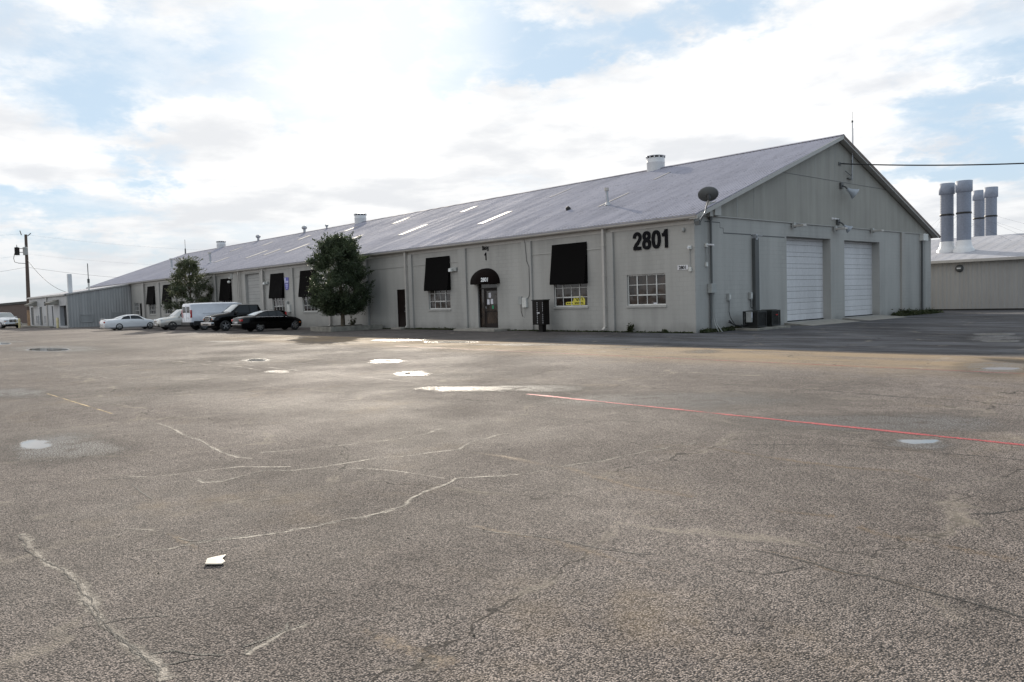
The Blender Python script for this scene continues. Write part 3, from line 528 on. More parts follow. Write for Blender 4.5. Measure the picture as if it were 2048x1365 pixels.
# roof: corrugated sheets on the seen slope
def roof_slope(x0,x1,period,depth,f):
    mb=MB(); xs=[]; k=int((x1-x0)/period)
    for i in range(k):
        s=x1-i*period
        for q,h in ((0,0),(.35,0),(.5,1),(.85,1)): xs.append((s-q*period,h))
    xs.append((x1-k*period,0)); vs=[]
    for x,h in xs: vs+=[f(x,0,h*depth),f(x,1,h*depth)]
    mb.add(vs,[(2*i,2*i+1,2*i+3,2*i+2) for i in range(len(xs)-1)]); return mb
pit=(Hr-4.95)/(YR+.35); cs=1/math.hypot(1,pit)
def fr_(x,t,h): 
    y=-.36+t*(YR+.36); z=4.965+t*(Hr+.02-4.965); return (x,y-h*pit*cs,z+h*cs)
def zr(y,h=0): return 4.965+(y+.36)/(YR+.36)*(Hr+.02-4.965)+h
roof_o=roof_slope(-L-.3,.38,.21,.020,fr_).build('roof','roof_metal',wh,fix=False)
MB().prism([(.38,-.36,4.945),(.38,YR,Hr+.0),(.38,YR,Hr-.03),(.38,-.36,4.91)],(-L-.68,0,0)).build('roof_deck','roof_metal',wh)
MB().prism([(.38,YR,Hr+.01),(.38,W+.36,4.94),(.38,W+.36,4.90),(.38,YR,Hr-.03)],(-L-.68,0,0)).build('roof','roof_metal',wh)
MB().prism([(.40,YR-.22,zr(YR-.22)+.05),(.40,YR,Hr+.085),(.40,YR+.22,zr(YR-.22)+.05),(.40,YR,Hr+.06)],(-L-.7,0,0)).build('ridge_cap','roof_metal',wh)
rk=MB(); rk.prism([(.36,-.36,4.93),(.36,YR,Hr+.03),(.36,YR,Hr-.17),(.36,-.36,4.76)],(.05,0,0)); rk.build('rake_trim','trim_paint',wh)
rk=MB(); rk.prism([(.36,YR,Hr+.045),(.36,W+.4,4.93),(.36,W+.4,4.75),(.36,YR,Hr-.16)],(.05,0,0)); rk.build('rake_trim','rake_brown',wh)
MB().prism([(.41,YR,Hr-.13),(.41,W+.2,4.84),(.41,W+.2,4.76),(.41,YR,Hr-.21)],(-.3,0,0)).build('rake_trim','trim_paint',wh)
MB().prism([(.36,-.34,4.80),(.36,YR,Hr-.08),(.36,YR,Hr-.11),(.36,-.34,4.77)],(-.36,0,0)).build('soffit','trim_paint',wh)
MB().prism([(.36,W+.34,4.80),(.36,YR,Hr-.08),(.36,YR,Hr-.11),(.36,W+.34,4.77)],(-.36,0,0)).build('soffit','trim_paint',wh)
MB().box(-L-.3,.42,W+.36,W+.50,4.78,4.90).build('gutter','rake_brown',wh)
def skylight(xc,y0,y1,mat='skylight',w=.62):
    h=.034; MB().prism([(xc-w/2,y0,zr(y0,h)),(xc-w/2,y1,zr(y1,h)),(xc-w/2,y1,zr(y1,h+.012)),(xc-w/2,y0,zr(y0,h+.012))],(w,0,0)).build('skylight',mat,roof_o)
for xc,y0,y1,m_ in ((-18.5,3.7,6.2,'skylight_old'),(-27.8,3.9,6.2,'skylight'),(-36.6,3.7,6.1,'skylight'),(-45.5,3.6,5.9,'skylight'),(-50.4,3.8,5.5,'skylight_old'),(-54.0,3.6,5.8,'skylight'),(-62.5,3.8,5.4,'skylight_old'),(-71.5,3.7,5.4,'skylight_old'),(-8.6,3.7,6.2,'roof_dark'),
    (-17.5,8.9,10.9,'roof_dark'),(-27.0,9.0,10.4,'skylight'),(-36.2,8.9,10.5,'skylight'),(-44.8,9.2,10.6,'skylight_old'),(-53.4,8.9,10.2,'skylight'),(-62.0,8.9,10.2,'skylight_old'),(-70.0,8.6,10.0,'skylight_old'),(-9.0,9.0,10.6,'roof_dark')):
    skylight(xc,y0,y1,m_ if m_!='roof_dark' else 'skylight_old',.62 if m_!='roof_dark' else .1)
# ------------------------------------------------------------------ awnings
def awning(xa,xb,zt,zb,dep,label):
    t=thing('window_awning',label,'awning',((xa+xb)/2,0,zb),group='black fabric awnings over the windows')
    h=(xb-xa)/2; H=zt-zb; s=.012
    c=MB(); nx,nz=8,8; vs=[]
    for j in range(nz+1):
        for i in range(nx+1):
            u=i/nx; v=j/nz; sg=.035*sin(PI*u)*sin(PI*v)+.006*sin(u*19+v*5); vs.append((-h+2*h*u,-.04-(dep-.04)*v+sg,H-(H-.04)*v))
    c.add(vs,[(j*(nx+1)+i,j*(nx+1)+i+1,(j+1)*(nx+1)+i+1,(j+1)*(nx+1)+i) for j in range(nz) for i in range(nx)],True)
    c.prism([(-h,-dep,.04),(h,-dep,.04),(h,-dep,-.04),(-h,-dep,-.04)],(0,.012,0))
    for sx in (-1,1): c.prism([(sx*h,-.012,H),(sx*h,-dep+.006,.04),(sx*h,-dep+.006,-.03),(sx*h,-.012,-.03)],(-sx*.01,0,0))
    c.build('canopy','black_fabric',t,bevel=.004)
    f=MB()
    for sx in (-1,0,1): f.tube([(sx*(h-.05),-.03,.02),(sx*(h-.05),-dep+.04,.02)],.013,6)
    f.tube([(-h+.05,-dep+.04,.0),(h-.05,-dep+.04,.0)],.013,6); f.build('frame','steel',t)
for xa,xb,lab in ((-8.45,-6.10,'black fabric awning over the window with the yellow poster'),(-19.25,-16.9,'black fabric awning just left of the arched entrance'),
  (-35.65,-33.1,'black fabric awning half hidden behind the large tree'),(-40.85,-38.5,'black fabric awning directly left of the blue sign'),
  (-51.3,-48.9,'black fabric awning between the small tree and the grey overhead door'),(-67.1,-64.7,'black fabric awning just left of the small tree, right one of the far pair'),
  (-72.3,-69.9,'leftmost black fabric awning, beside the narrow dark door')): awning(xa,xb,4.31,2.36,.27,lab)
def dome():
    t=thing('entrance_awning','dark brown half-dome awning numbered 2801 over the entrance door','awning',(-13.63,0,2.62)); a,b,hh=1.10,.80,.80
    c=MB(); nu,nv=18,9; vs=[];fs=[]
    for i in range(nu+1):
        ph=PI*i/nu
        for j in range(nv+1):
            th=PI/2*j/nv; x=-cos(ph)*a*(1-.0*j); 
            r=sin(ph); vs.append((x,-b*r*cos(th),hh*r*sin(th)))
    for i in range(nu):
        for j in range(nv): q=i*(nv+1)+j; fs.append((q,q+nv+1,q+nv+2,q+1))
    c.add(vs,fs,True); c.build('canopy','brown_fabric',t,fix=False)
    v=MB(); ring=[(-cos(PI*i/nu)*a,-b*sin(PI*i/nu)) for i in range(nu+1)]
    v.add([(x,y,0) for x,y in ring]+[(x,y,-.07) for x,y in ring],[(i,i+1,i+nu+2,i+nu+1) for i in range(nu)]); v.build('valance','brown_fabric',t,fix=False)
    n_=text_obj('number_lettering','2801',.26,'letter_white',t,.004,.008); n_.rotation_euler=(R(77),0,R(27)); n_.location=(.63,-.70,.05)
    n_.scale=(.85,1.15,1)
dome()
# ------------------------------------------------------------------ numbers and signs
def glyph(name,ch,h,m,parent,depth):
    """bold grotesque character of cap height h, built from strokes; origin at its lower left, facing -y"""
    T=.185 if ch.isdigit() else .135; st=[]
    def arc(cx,cz,rx,rz,a0,a1,n=16): return [(cx+rx*cos(R(a0+(a1-a0)*i/n)),cz+rz*sin(R(a0+(a1-a0)*i/n))) for i in range(n+1)]
    def sup(cx,cz,rx,rz,n=32,p=.82): return [(cx+rx*math.copysign(abs(cos(2*PI*i/n))**p,cos(2*PI*i/n)),cz+rz*math.copysign(abs(sin(2*PI*i/n))**p,sin(2*PI*i/n))) for i in range(n)]
    if ch=='0': st=[(sup(.30,.5,.205,.41),1)]
    elif ch=='8': st=[(sup(.30,.735,.175,.175),1),(sup(.30,.285,.205,.20),1)]
    elif ch=='1': st=[([(.30,0),(.30,1.0)],0),([(.03,.70),(.16,.735),(.28,.90)],0)]
    elif ch=='2': st=[([(.09,.66)]+arc(.30,.69,.205,.22,178,-25,14)+[(.36,.42),(.20,.27),(.12,.10)],0),([(.03,.09),(.57,.09)],0)]
    elif ch=='B': st=[([(.10,0),(.10,1)],0),([(.10,.92),(.32,.92)]+arc(.33,.74,.14,.18,90,-90,8)+[(.10,.53)],0),([(.12,.52),(.36,.52)]+arc(.36,.30,.17,.22,90,-90,8)+[(.10,.08)],0)]
    elif ch=='l': st=[([(.10,0),(.10,1)],0)]
    elif ch=='d': st=[([(.47,0),(.47,1)],0),(sup(.28,.35,.18,.27),1)]
    elif ch=='g': st=[([(.47,.72),(.47,-.10)]+arc(.29,-.12,.18,.12,0,-160,8),0),(sup(.28,.37,.18,.26),1)]
    mb=MB()
    for k,(p,closed) in enumerate(st):
        n_=len(p); L=[];Rr=[]
        for i in range(n_):
            a=Vector((*p[i-1],)) if (closed or i>0) else None; b=Vector((*p[(i+1)%n_],)) if (closed or i<n_-1) else None; c=Vector((*p[i],))
            t=((b if b is not None else c)-(a if a is not None else c)).normalized(); nn=Vector((-t.y,t.x)); w=T/2
            L.append(c+nn*w); Rr.append(c-nn*w)
        e=-depth-.0015*k; f=[(v.x*h,e,v.y*h) for v in L]+[(v.x*h,e,v.y*h) for v in Rr]; g=[(x,0,z) for x,_,z in f]; q=n_; tot=n_ if closed else n_-1; fs=[]
        for i in range(tot):
            j=(i+1)%q; fs+=[(i,j,q+j,q+i),(2*q+i,3*q+i,3*q+j,2*q+j),(i,2*q+i,2*q+j,j),(q+i,q+j,3*q+j,3*q+i)]
        if not closed: fs+=[(0,q,3*q,2*q),(q-1,3*q-1,4*q-1,2*q-1)]
        mb.add(f+g,fs)
    return mb.build(name,m,parent,fix=False)

def letters(name,label,cat,txt,x,z,h,adv,depth):
    t=thing(name,label,cat,(x,-.006,z)); cx=0
    for ch,ad in zip(txt,adv): glyph('digit' if ch.isdigit() else 'letter',ch,h,'letter_black',t,depth).location=(cx,0,0); cx+=ad*h
letters('house_number','big black numerals 2801 mounted high on the wall near the corner','house number','2801',-3.27,3.70,.80,(.66,.66,.68,.5),.05)
letters('building_name','black wall lettering reading Bldg above the entrance','lettering','Bldg',-13.93,4.42,.24,(.66,.30,.70,.62),.02)
letters('building_number','single black numeral 1 on the wall under the word Bldg','house number','1',-13.76,3.86,.42,(.5,),.02)
t=thing('number_plate','small white plate with black number 2801 beside the window','sign',(-.61,0,2.70)); MB().box(-.27,.27,-.02,-.002,0,.2).build('plate','plate_white',t)
o=text_obj('number_lettering','2801',.2,'letter_black',t,.003,.006); o.rotation_euler=(PI/2,0,0); o.location=(0,-.022,.03)
t=thing('wall_sign','blue and white sign with a rounded lower half beside a black awning','sign',(-38.02,0,2.92))
MB().box(-.36,.34,-.03,-.004,.55,1.0).build('panel','sign_blue',t); 
MB().prism([(-.36,-.03,.52),(.34,-.03,.52),(.30,-.03,.2),(.18,-.03,.02),(-.18,-.03,.02),(-.32,-.03,.2)],(0,.026,0)).build('panel','sign_blue',t)
MB().box(-.34,-.1,-.036,-.0305,.74,.96).box(-.34,.32,-.036,-.0305,.58,.73).build('lettering','sign_light',t)
MB().box(-.22,.22,-.036,-.0305,.40,.47).box(-.18,.18,-.036,-.0305,.28,.35).box(-.12,.14,-.036,-.0305,.12,.2).build('lettering','sign_light',t)
# ------------------------------------------------------------------ fixtures on walls and roof
t=thing('satellite_dish','dark grey satellite dish on a bracket at the front roof corner','satellite dish',(0.42,-.12,4.62))
def dish():
    d=MB(); n=28; vs=[];fs=[]
    fwd=Vector((-.55,.62,.52)).normalized()     # looks up and away from the lot
    sx=Vector((0,0,1)).cross(fwd).normalized(); sy=fwd.cross(sx)
    c=Vector((.30,.10,1.12)); ra,rb=.42,.34
    rings=8
    for k in range(rings+1):
        r=k/rings
        for i in range(n):
            a=2*PI*i/n; p=c+sx*(ra*r*cos(a))+sy*(rb*r*sin(a))+fwd*(.13*(r*r-1)); vs.append(p)
    for k in range(rings):
        for i in range(n): fs.append((k*n+i,k*n+(i+1)%n,(k+1)*n+(i+1)%n,(k+1)*n+i))
    d.add(vs,fs,True); o=d.build('reflector','dish',t,fix=False); m=o.modifiers.new('solid','SOLIDIFY'); m.thickness=.02
    back=c-fwd*.13
    b=MB(); b.tube([back,back-fwd*.1,back-fwd*.12+Vector((0,0,-.12))],[.09,.08,.06],10); b.build('bracket','black_plastic',t)
    m=MB(); m.tube([back-fwd*.12+Vector((0,0,-.08)),(.25,.02,.60),(.2,-.0,.38),(.02,-.12,.10)],.03,10); m.build('mast','steel',t)
    m=MB(); m.tube([(.02,-.12,.12),(-.1,-.08,-.05),(-.12,.1,.12)],.018,6); m.tube([(.15,0,.3),(-.02,-.1,-.1)],.015,6); m.tube([(.1,-.05,.2),(-.1,.1,.3)],.012,6); m.box(-.2,.02,-.16,-.05,-.12,.05); m.build('mounting_arm','pipe_dark',t)
    a=MB(); e=c+fwd*.55; a.tube([c-sy*.40-fwd*.02,e-sy*.1],.012,6); a.tube([e-sy*.1,e-sy*.1-fwd*.12],.04,8); a.build('feed_arm','pipe_dark',t)
dish()
def conduit_cam(name,label,P,u,ztop,zbot,cam=True):
    # P maps (u,z,out) to space
    t=thing(name,label,'camera',P(u,ztop,0)); o0=Vector(P(u,ztop,0))
    f=lambda du,dz,out: tuple(Vector(P(u+du,ztop+dz,out))-o0)
    def bx(mb,u0,u1,z0,z1,a,b):
        q=[f(u0,z0,b),f(u1,z0,b),f(u1,z1,b),f(u0,z1,b)]; mb.prism(q,Vector(f(0,0,a))-Vector(f(0,0,b)))
    m=MB(); bx(m,-.07,.07,-.08,.08,.002,.09); m.build('junction_box','box_white',t,bevel=.006)
    m=MB(); m.tube([f(0,-.08,.035),f(0,zbot-ztop+.08,.035)],.013,6); m.build('conduit','grey_box',t)
    m=MB(); bx(m,-.065,.065,zbot-ztop-.09,zbot-ztop+.09,.002,.07); m.build('junction_box','box_white',t,bevel=.006)
    m=MB(); m.tube([f(.02,0,.09),f(.06,.01,.2),f(.12,-.02,.34)],[.03,.04,.045],10); m.build('camera_body','plate_white',t)
PLo=lambda u,z,o:(u,-o,z); PGo=lambda u,z,o:(o,u,z)
conduit_cam('security_camera','small white camera with conduit on the long wall above the plate 2801',PLo,-.22,3.62,2.70)
conduit_cam('security_camera','small white camera with conduit on the gable next to the tall pipe',PGo,.80,3.72,2.90)
t=thing('eave_camera','small round grey camera under the eave above the numerals 2801','camera',(-.52,-.06,4.45)); MB().lathe([(0,-.16),(.05,-.15),(.07,-.08),(.06,0),(0,0)],(0,0,0),12).build('housing','grey_box',t); MB().box(-.05,.05,-.0,.06,-.03,.03).build('bracket','grey_box',t)
t=thing('camera_pair','two small white cameras side by side on the gable siding','camera',(.05,12.35,5.37))
for dy in (-.16,.16): MB().box(.0,.06,dy-.05,dy+.05,-.05,.05).tube([(.06,dy,0),(.2,dy+.03,-.02)],.035,8).build('camera_body','plate_white',t)
# tall conduit at the gable corner
t=thing('electrical_conduit','tall dark vertical conduit with boxes at the left edge of the gable wall','conduit',(0,1.12,0))
MB().box(.01,.22,-.28,-.02,4.93,5.55).build('top_box','trim_paint',t,bevel=.01)
MB().box(.005,.30,-.02,.45,4.98,5.56).build('top_box','trim_paint',t,bevel=.01)
m=MB(); m.tube([(.09,-.05,4.95),(.09,-.05,2.05)],.05,10); m.tube([(.09,-.05,4.97),(.09,-.05,4.80)],.085,10); m.build('pipe','pipe_dark',t)
MB().box(.01,.22,-.25,.12,1.68,2.08).build('junction_box','grey_box',t,bevel=.01)
m=MB(); m.tube([(.08,-.12,1.7),(.08,-.12,-.02)],.045,8); m.build('pipe','pipe_dark',t)
m=MB(); m.tube([(.1,.0,1.7),(.1,.0,.7),(.16,.06,.3),(.32,.1,-.02)],.03,8); m.tube([(.12,.07,1.7),(.12,.07,.7),(.2,.15,.3),(.42,.2,-.02)],.026,8); m.build('pipe','grey_box',t)
# dark square downspout on the gable
t=thing('drain_pipe','wide dark square drain pipe running down the gable behind the condensers','pipe',(0,4.62,0)); MB().box(.005,.17,-.17,.17,.28,4.12).build('pipe','pipe_dark',t,bevel=.01)
m=MB(); m.box(.0,.2,-.12,.02,4.05,4.3); m.tube([(.1,-.05,4.2),(.3,.25,4.22)],.02,6); m.box(.16,.2,-.09,-.03,4.12,4.24); m.build('bracket','galv',t)
def disconnect(loc,label,path):
    t=thing('disconnect_box',label,'electrical box',loc); MB().box(.004,.13,-.09,.09,0,.32).build('box','grey_box',t,bevel=.01); MB().box(.131,.137,-.06,.06,.06,.26).build('label_plate','box_white',t)
    m=MB(); m.tube(path,.016,8); m.build('cable','cable',t)
disconnect((0,2.42,1.32),'light grey box with a long drooping cable on the gable wall',[(.07,0,0),(.07,-.02,-.5),(.09,.05,-.75),(.2,.2,-1.05),(.4,.4,-1.2)])
disconnect((0,4.18,1.34),'small grey box above the condensers left of the drain pipe',[(.07,0,0),(.07,.0,-.35),(.08,.1,-.42),(.08,.22,-.3),(.08,.22,-.02)])
# condensers
def condenser(loc,label,badge=None,cyl=False):
    t=thing('air_conditioner',label,'air conditioner',loc)
    h,s=.74,.37
    c=MB(); c.box(-s,s,-s,s,.03,.09); c.box(-s,s,-s,s,h-.08,h); 
    for sx in (-1,1):
        for sy in (-1,1): c.box(sx*s-(.05 if sx>0 else 0),sx*s+(.05 if sx<0 else 0),sy*s-(.05 if sy>0 else 0),sy*s+(.05 if sy<0 else 0),.09,h-.08)
    c.build('cabinet','ac_black',t,bevel=.008)
    k=MB(); 
    for i in range(22):
        z=.11+i*.028; k.box(-s+.03,s-.03,-s+.02,-s+.03,z,z+.014); k.box(-s+.03,s-.03,s-.03,s-.02,z,z+.014); k.box(-s+.02,-s+.03,-s+.03,s-.03,z,z+.014); k.box(s-.03,s-.02,-s+.03,s-.03,z,z+.014)
    k.build('louvre','ac_black',t); MB().box(-s+.06,s-.06,-s+.06,s-.06,.09,h-.08).build('coil','sheet_black',t)
    g=MB()
    for r in (.1,.18,.26,.34): g.tube([(r*cos(a),r*sin(a),h+.012) for a in [2*PI*i/20 for i in range(21)]],.006,5,cap=False)
    for i in range(8): g.tube([(0,0,h+.02),(.37*cos(PI*i/4),.37*sin(PI*i/4),h+.01)],.006,5)
    g.build('fan_guard','ac_black',t)
    if badge: MB().box(s+.001,s+.008,-.05,.12,h-.24,h-.19).build('badge','tail_red',t)
    return t
P_=MB().box(.2,1.4,2.5,5.3,-.05,.09); tag(P_.build('concrete_pad','kerb_conc',bevel=.02),'worn concrete pad under the two black condensers','concrete pad')
t=condenser((.88,3.15,.09),'nearer black condenser unit with a grey box on its left side'); MB().box(-.13,.13,-.50,-.375,.26,.72).build('control_box','grey_box',t,bevel=.01); MB().box(.131,.136,-.47,-.41,.46,.68).build('badge','paper',t)
condenser((.72,4.62,.09),'farther black condenser unit beside the white garage door',True)
m=MB(); m.tube([(.12,2.3,.45),(.3,2.4,.25),(.5,2.6,.2),(.72,2.78,.25)],.03,8); m.tube([(.12,2.25,.38),(.35,2.5,.2),(.6,2.76,.16)],.02,8); tag(m.build('refrigerant_line','cable'),'black bundled hoses between the gable wall and the condenser','hose')
# lights on the gable
def shoebox(y,z,label):
    t=thing('wall_light',label,'wall light',(0.06,y,z),group='flat box lights over the garage doors')
    MB().box(0,.12,-.12,.10,-.14,.12).build('mounting_box','grey_box',t,bevel=.01); MB().box(.10,.62,-.14,.18,-.10,-.0).build('housing','gutter_paint',t,bevel=.02); MB().box(.2,.58,-.1,.14,-.108,-.101).build('lens','lamp_lens',t)
shoebox(8.1,4.86,'flat box light over the left white garage door'); shoebox(12.45,4.88,'flat box light between the garage doors beside the small floodlight'); shoebox(16.9,4.93,'flat box light over the right white garage door')
def flood(y,z,s,d,label):
    t=thing('floodlight',label,'floodlight',(.05,y,z)); d=Vector(d).normalized()
    m=MB(); m.box(0,.12,-.12,.12,.05,.35); m.tube([(.1,0,.2),(.28,.03,.1),(.34,.04,.0)],.045,8); m.build('bracket','pipe_dark',t,bevel=.01)
    c=Vector((.36,.05,-.02)); a=d.cross(Vector((0,0,1))).normalized(); b=a.cross(d)
    def cone(prof,name,mat):
        m=MB(); vs=[];fs=[];n=24
        for r,h in prof:
            for i in range(n): an=2*PI*i/n; vs.append(c+d*h*s+(a*cos(an)+b*sin(an))*r*s)
        for j in range(len(prof)-1):
            for i in range(n): fs.append((j*n+i,j*n+(i+1)%n,(j+1)*n+(i+1)%n,(j+1)*n+i))
        m.add(vs,fs,True); return m.build(name,mat,t,fix=False)
    cone([(0.01,-.02),(.10,0),(.12,.14),(.17,.26),(.34,.55),(.36,.57),(.35,.58),(.33,.56)],'shade','lamp_shade_grey'); cone([(.33,.555),(.2,.58),(.01,.59)],'lens','lamp_lens')
flood(13.15,6.95,.85,(.62,.50,-.55),'large floodlight high on the corrugated gable'); flood(12.75,5.02,.62,(.60,.50,-.62),'smaller floodlight between the garage doors')
t=thing('meter_cabinet','off-white box with a downward pipe at the far right end of the gable','electrical box',(0,24.2,0)); MB().box(.0,.25,-.35,.4,4.55,4.98).build('cabinet','box_white',t,bevel=.01); m=MB(); m.tube([(.12,-.25,4.55),(.12,-.25,0)],.07,8); m.build('pipe','pipe_dark',t); m=MB(); m.tube([(.1,.25,4.55),(.1,.25,0)],.02,6); m.build('pipe','grey_box',t)
# overhead cable from the gable
m=MB(); A=Vector((.12,13.1,8.29)); 
def sag(A,B,s,n=18): return [tuple(A.lerp(B,i/n)+Vector((0,0,-4*s*(i/n)*(1-i/n)))) for i in range(n+1)]
t=thing('power_cable','thick black cable running from the gable out to the right','cable',(0,0,0))
m.tube(sag(A,Vector((10.2,17.8,7.42)),.16),.035,6); m.build('strand','cable',t)
m=MB(); m.tube([(.03,13.1,8.29),(.30,13.1,8.29)],.03,6); m.box(.02,.08,12.95,13.2,8.2,8.38); m.build('anchor','pipe_dark',t)
m=MB(); m.tube([(.14,13.55,7.95),(.16,13.8,7.85),(.16,14.2,7.75),(.14,14.35,7.95),(.12,14.3,8.6)],.02,6); m.build('drip_loop','wire_grey',t)
t=thing('mast_antenna','tall thin antenna mast clamped to the gable near the peak','antenna',(.14,14.3,7.6)); m=MB(); m.tube([(0,0,-.05),(0.05,0,1.6),(.05,.0,3.0)],.028,8); m.tube([(.05,.0,2.95),(.05,.02,3.55)],.012,6); m.tube([(.0,.18,.9),(.05,.16,2.7)],.008,5); m.build('mast','galv',t)
m=MB(); m.box(-.12,.02,-.4,.06,-.03,.03); m.tube([(.05,0,2.98),(.05,0,3.08)],.05,8); m.build('clamp','pipe_dark',t)
# small wall box lights on the long wall
def boxlight(x,z,label):
    t=thing('wall_light',label,'wall light',(x,0,z)); MB().box(-.3,.28,-.12,-.005,-.10,.12).build('housing','grey_box',t,bevel=.015); MB().box(-.28,-.02,-.26,-.121,-.12,.08).build('housing','box_white',t,bevel=.02); MB().box(-.26,-.04,-.268,-.2605,-.1,.03).build('lens','lamp_lens',t)
boxlight(-16.5,3.48,'small grey wall light right of the awning beside the entrance'); boxlight(-41.6,3.6,'small grey wall light left of the awning beside the blue sign')
t=thing('security_light','white twin floodlight by the eave above the pickup truck','wall light',(-48.6,-.05,4.1)); MB().box(-.2,.2,-.1,.05,.1,.6).build('mounting_box','grey_box',t,bevel=.02); m=MB(); m.lathe([(0,-.14),(.1,-.12),(.15,-.03),(.12,.06),(0,.09)],(-.05,-.28,-.12),14); m.lathe([(0,-.08),(.07,-.06),(.09,0),(0,.06)],(.0,-.25,.2),12); m.build('lamp_head','box_white',t)
# meters by the mailboxes
t=thing('utility_box','dark-faced grey utility box left of the larger box near the mailboxes','electrical box',(-10.82,0,1.38)); MB().box(-.12,.12,-.16,-.004,0,.42).build('box','grey_box',t,bevel=.01); m=MB(); m.tube([(0,-.08,0),(0,-.08,-.35),(.12,-.1,-.62),(.3,-.1,-.68),(.33,-.1,-.5),(.33,-.1,.0)],.014,6); m.build('cable','cable',t)
t=thing('telephone_box','light telephone box with a wire rising to the eave near the mailboxes','electrical box',(-10.42,0,1.22)); MB().box(-.16,.16,-.24,-.115,0,.5).build('box','box_white',t,bevel=.012); m=MB(); m.tube([(.17,-.13,.45),(.3,-.13,.6),(.34,-.13,.9),(.34,-.13,2.1),(.18,-.13,2.4),(.1,-.13,3.3),(.02,-.13,3.55)],.014,6); m.build('wire','wire_grey',t)
t=thing('utility_box','grey utility boxes on the wall under the blue sign','electrical box',(-37.9,-.02,1.1)); MB().box(-.25,.1,-.14,0,.4,.95).build('box','grey_box',t,bevel=.01); MB().box(.15,.6,-.2,0,.1,.7).build('box','box_white',t,bevel=.01); m=MB(); m.tube([(.0,-.08,.4),(.0,-.08,-1.05)],.04,8); m.build('pipe','grey_box',t)
# mailbox cluster
t=thing('mailbox_cluster','dark brown pedestal mailbox cluster standing against the wall','mailbox',(-8.57,-.95,0))
MB().box(-.45,.34,-.02,.40,.36,1.56).build('cabinet','dark_paint',t,bevel=.01); MB().box(-.48,.37,-.05,.43,1.56,1.61).build('lid','sheet_black',t,bevel=.01)
MB().box(-.17,.13,.1,.36,-.01,.36).box(-.24,.2,.03,.42,-.01,.03).build('pedestal','dark_paint',t,bevel=.01)
for i,z in enumerate([.42+.098*k for k in range(5)]+[1.01+.098*k for k in range(5)]):
    for sx,w_ in ((-.42,.38),(-.01,.33)): 
        MB().box(sx,sx+w_,-.032,-.021,z,z+.088).build('mail_door','dark_paint',t,bevel=.003)
        MB().box(sx+(.32 if sx<-.1 else .30),sx+(.36 if sx<-.1 else .33),-.040,-.0325,z+.03,z+.065).build('lock','plate_white',t)
MB().box(-.10,.08,-.045,-.033,.925,.975).build('handle','plate_white',t)
# roof vents
def ridge_vent(x,label,s=1.0):
    t=thing('roof_ventilator',label,'roof vent',(x,YR,Hr-.05),group='round white ventilators along the ridge'); r=.57*s
    b=MB(); b.lathe([(r,-.32),(r,.42),(r*1.02,.44),(r*1.02,.50),(r,.52),(r,.74)],(0,0,0),28); b.build('drum','vent_white',t)
    k=MB(); k.lathe([(r*.9,.74),(r*.9,.86)],(0,0,0),28); k.build('throat','sheet_black',t)
    c=MB(); c.lathe([(0,.95),(r*.8,.92),(r*1.10,.88),(r*1.10,.85),(r*.9,.85)],(0,0,0),28); c.build('cap','vent_white',t)
    p=MB()
    for i in range(12): a=2*PI*i/12; p.box(r*cos(a)-.03,r*cos(a)+.03,r*sin(a)-.03,r*sin(a)+.03,.72,.86)
    p.build('post','vent_white',t)
ridge_vent(-11.8,'big round white roof ventilator nearest the gable'); ridge_vent(-48.0,'middle round white roof ventilator above the large tree'); ridge_vent(-83.4,'farthest round white roof ventilator above the small tree')
def turbine(x,label,s=1):
    t=thing('turbine_vent',label,'roof vent',(x,YR,Hr),group='small turbine vents on the ridge'); MB().lathe([(.14*s,-.1),(.14*s,.35*s)],(0,0,0),14).build('pipe','galv',t)
    b=MB(); b.lathe([(.15*s,.35*s),(.28*s,.45*s),(.3*s,.58*s),(.2*s,.72*s),(0,.76*s)],(0,0,0),16); b.build('turbine_head','galv',t)
turbine(-54.8,'tiny turbine vent on the ridge just left of the middle ventilator',.6); turbine(-59.8,'turbine vent on the ridge, right one of the two larger'); turbine(-71.8,'turbine vent on the ridge, left one of the two larger')
def pipevent(x,y,h,r,label,lean=0):
    t=thing('vent_pipe',label,'vent pipe',(x,y,zr(y)),group='pipe vents rising from the roof slope'); m=MB(); m.tube([(0,0,-.1),(lean,0,h)],r,12); m.build('pipe','galv',t)
    m=MB(); m.tube([(lean,0,h-.02),(lean,0,h+.14)],r*1.7,12); m.build('cap','gutter_paint',t); m=MB(); m.lathe([(r*2.4,-.02),(r*1.2,.16)],(0,0,0),12); m.build('flashing','galv',t)
pipevent(-8.1,3.88,.78,.075,'vent pipe on the roof nearest the satellite dish',-.07); pipevent(-76.3,4.05,1.05,.11,'vent pipe on the roof left of the small tree',-.2); pipevent(-64.1,4.0,1.0,.11,'vent pipe on the roof just right of the small tree',-.15)
m=MB(); m.lathe([(.0,.22),(.10,.2),(.14,.1),(.14,-.08)],(0,0,0),14); o=m.build('mushroom_vent','roof_dark'); o.location=(-11.2,4.12,zr(4.12)); o.rotation_euler=(R(40),0,0); tag(o,'small black round vent cap low on the front roof slope','vent cap')
t=thing('ridge_antenna','short antenna on the ridge above the small tree','antenna',(-99.0+2.2,YR,Hr)); m=MB(); m.tube([(0,0,-.3),(0,0,.8)],.1,6); m.tube([(0,0,.8),(0,0,2.1)],.03,6); m.build('mast','pipe_dark',t)
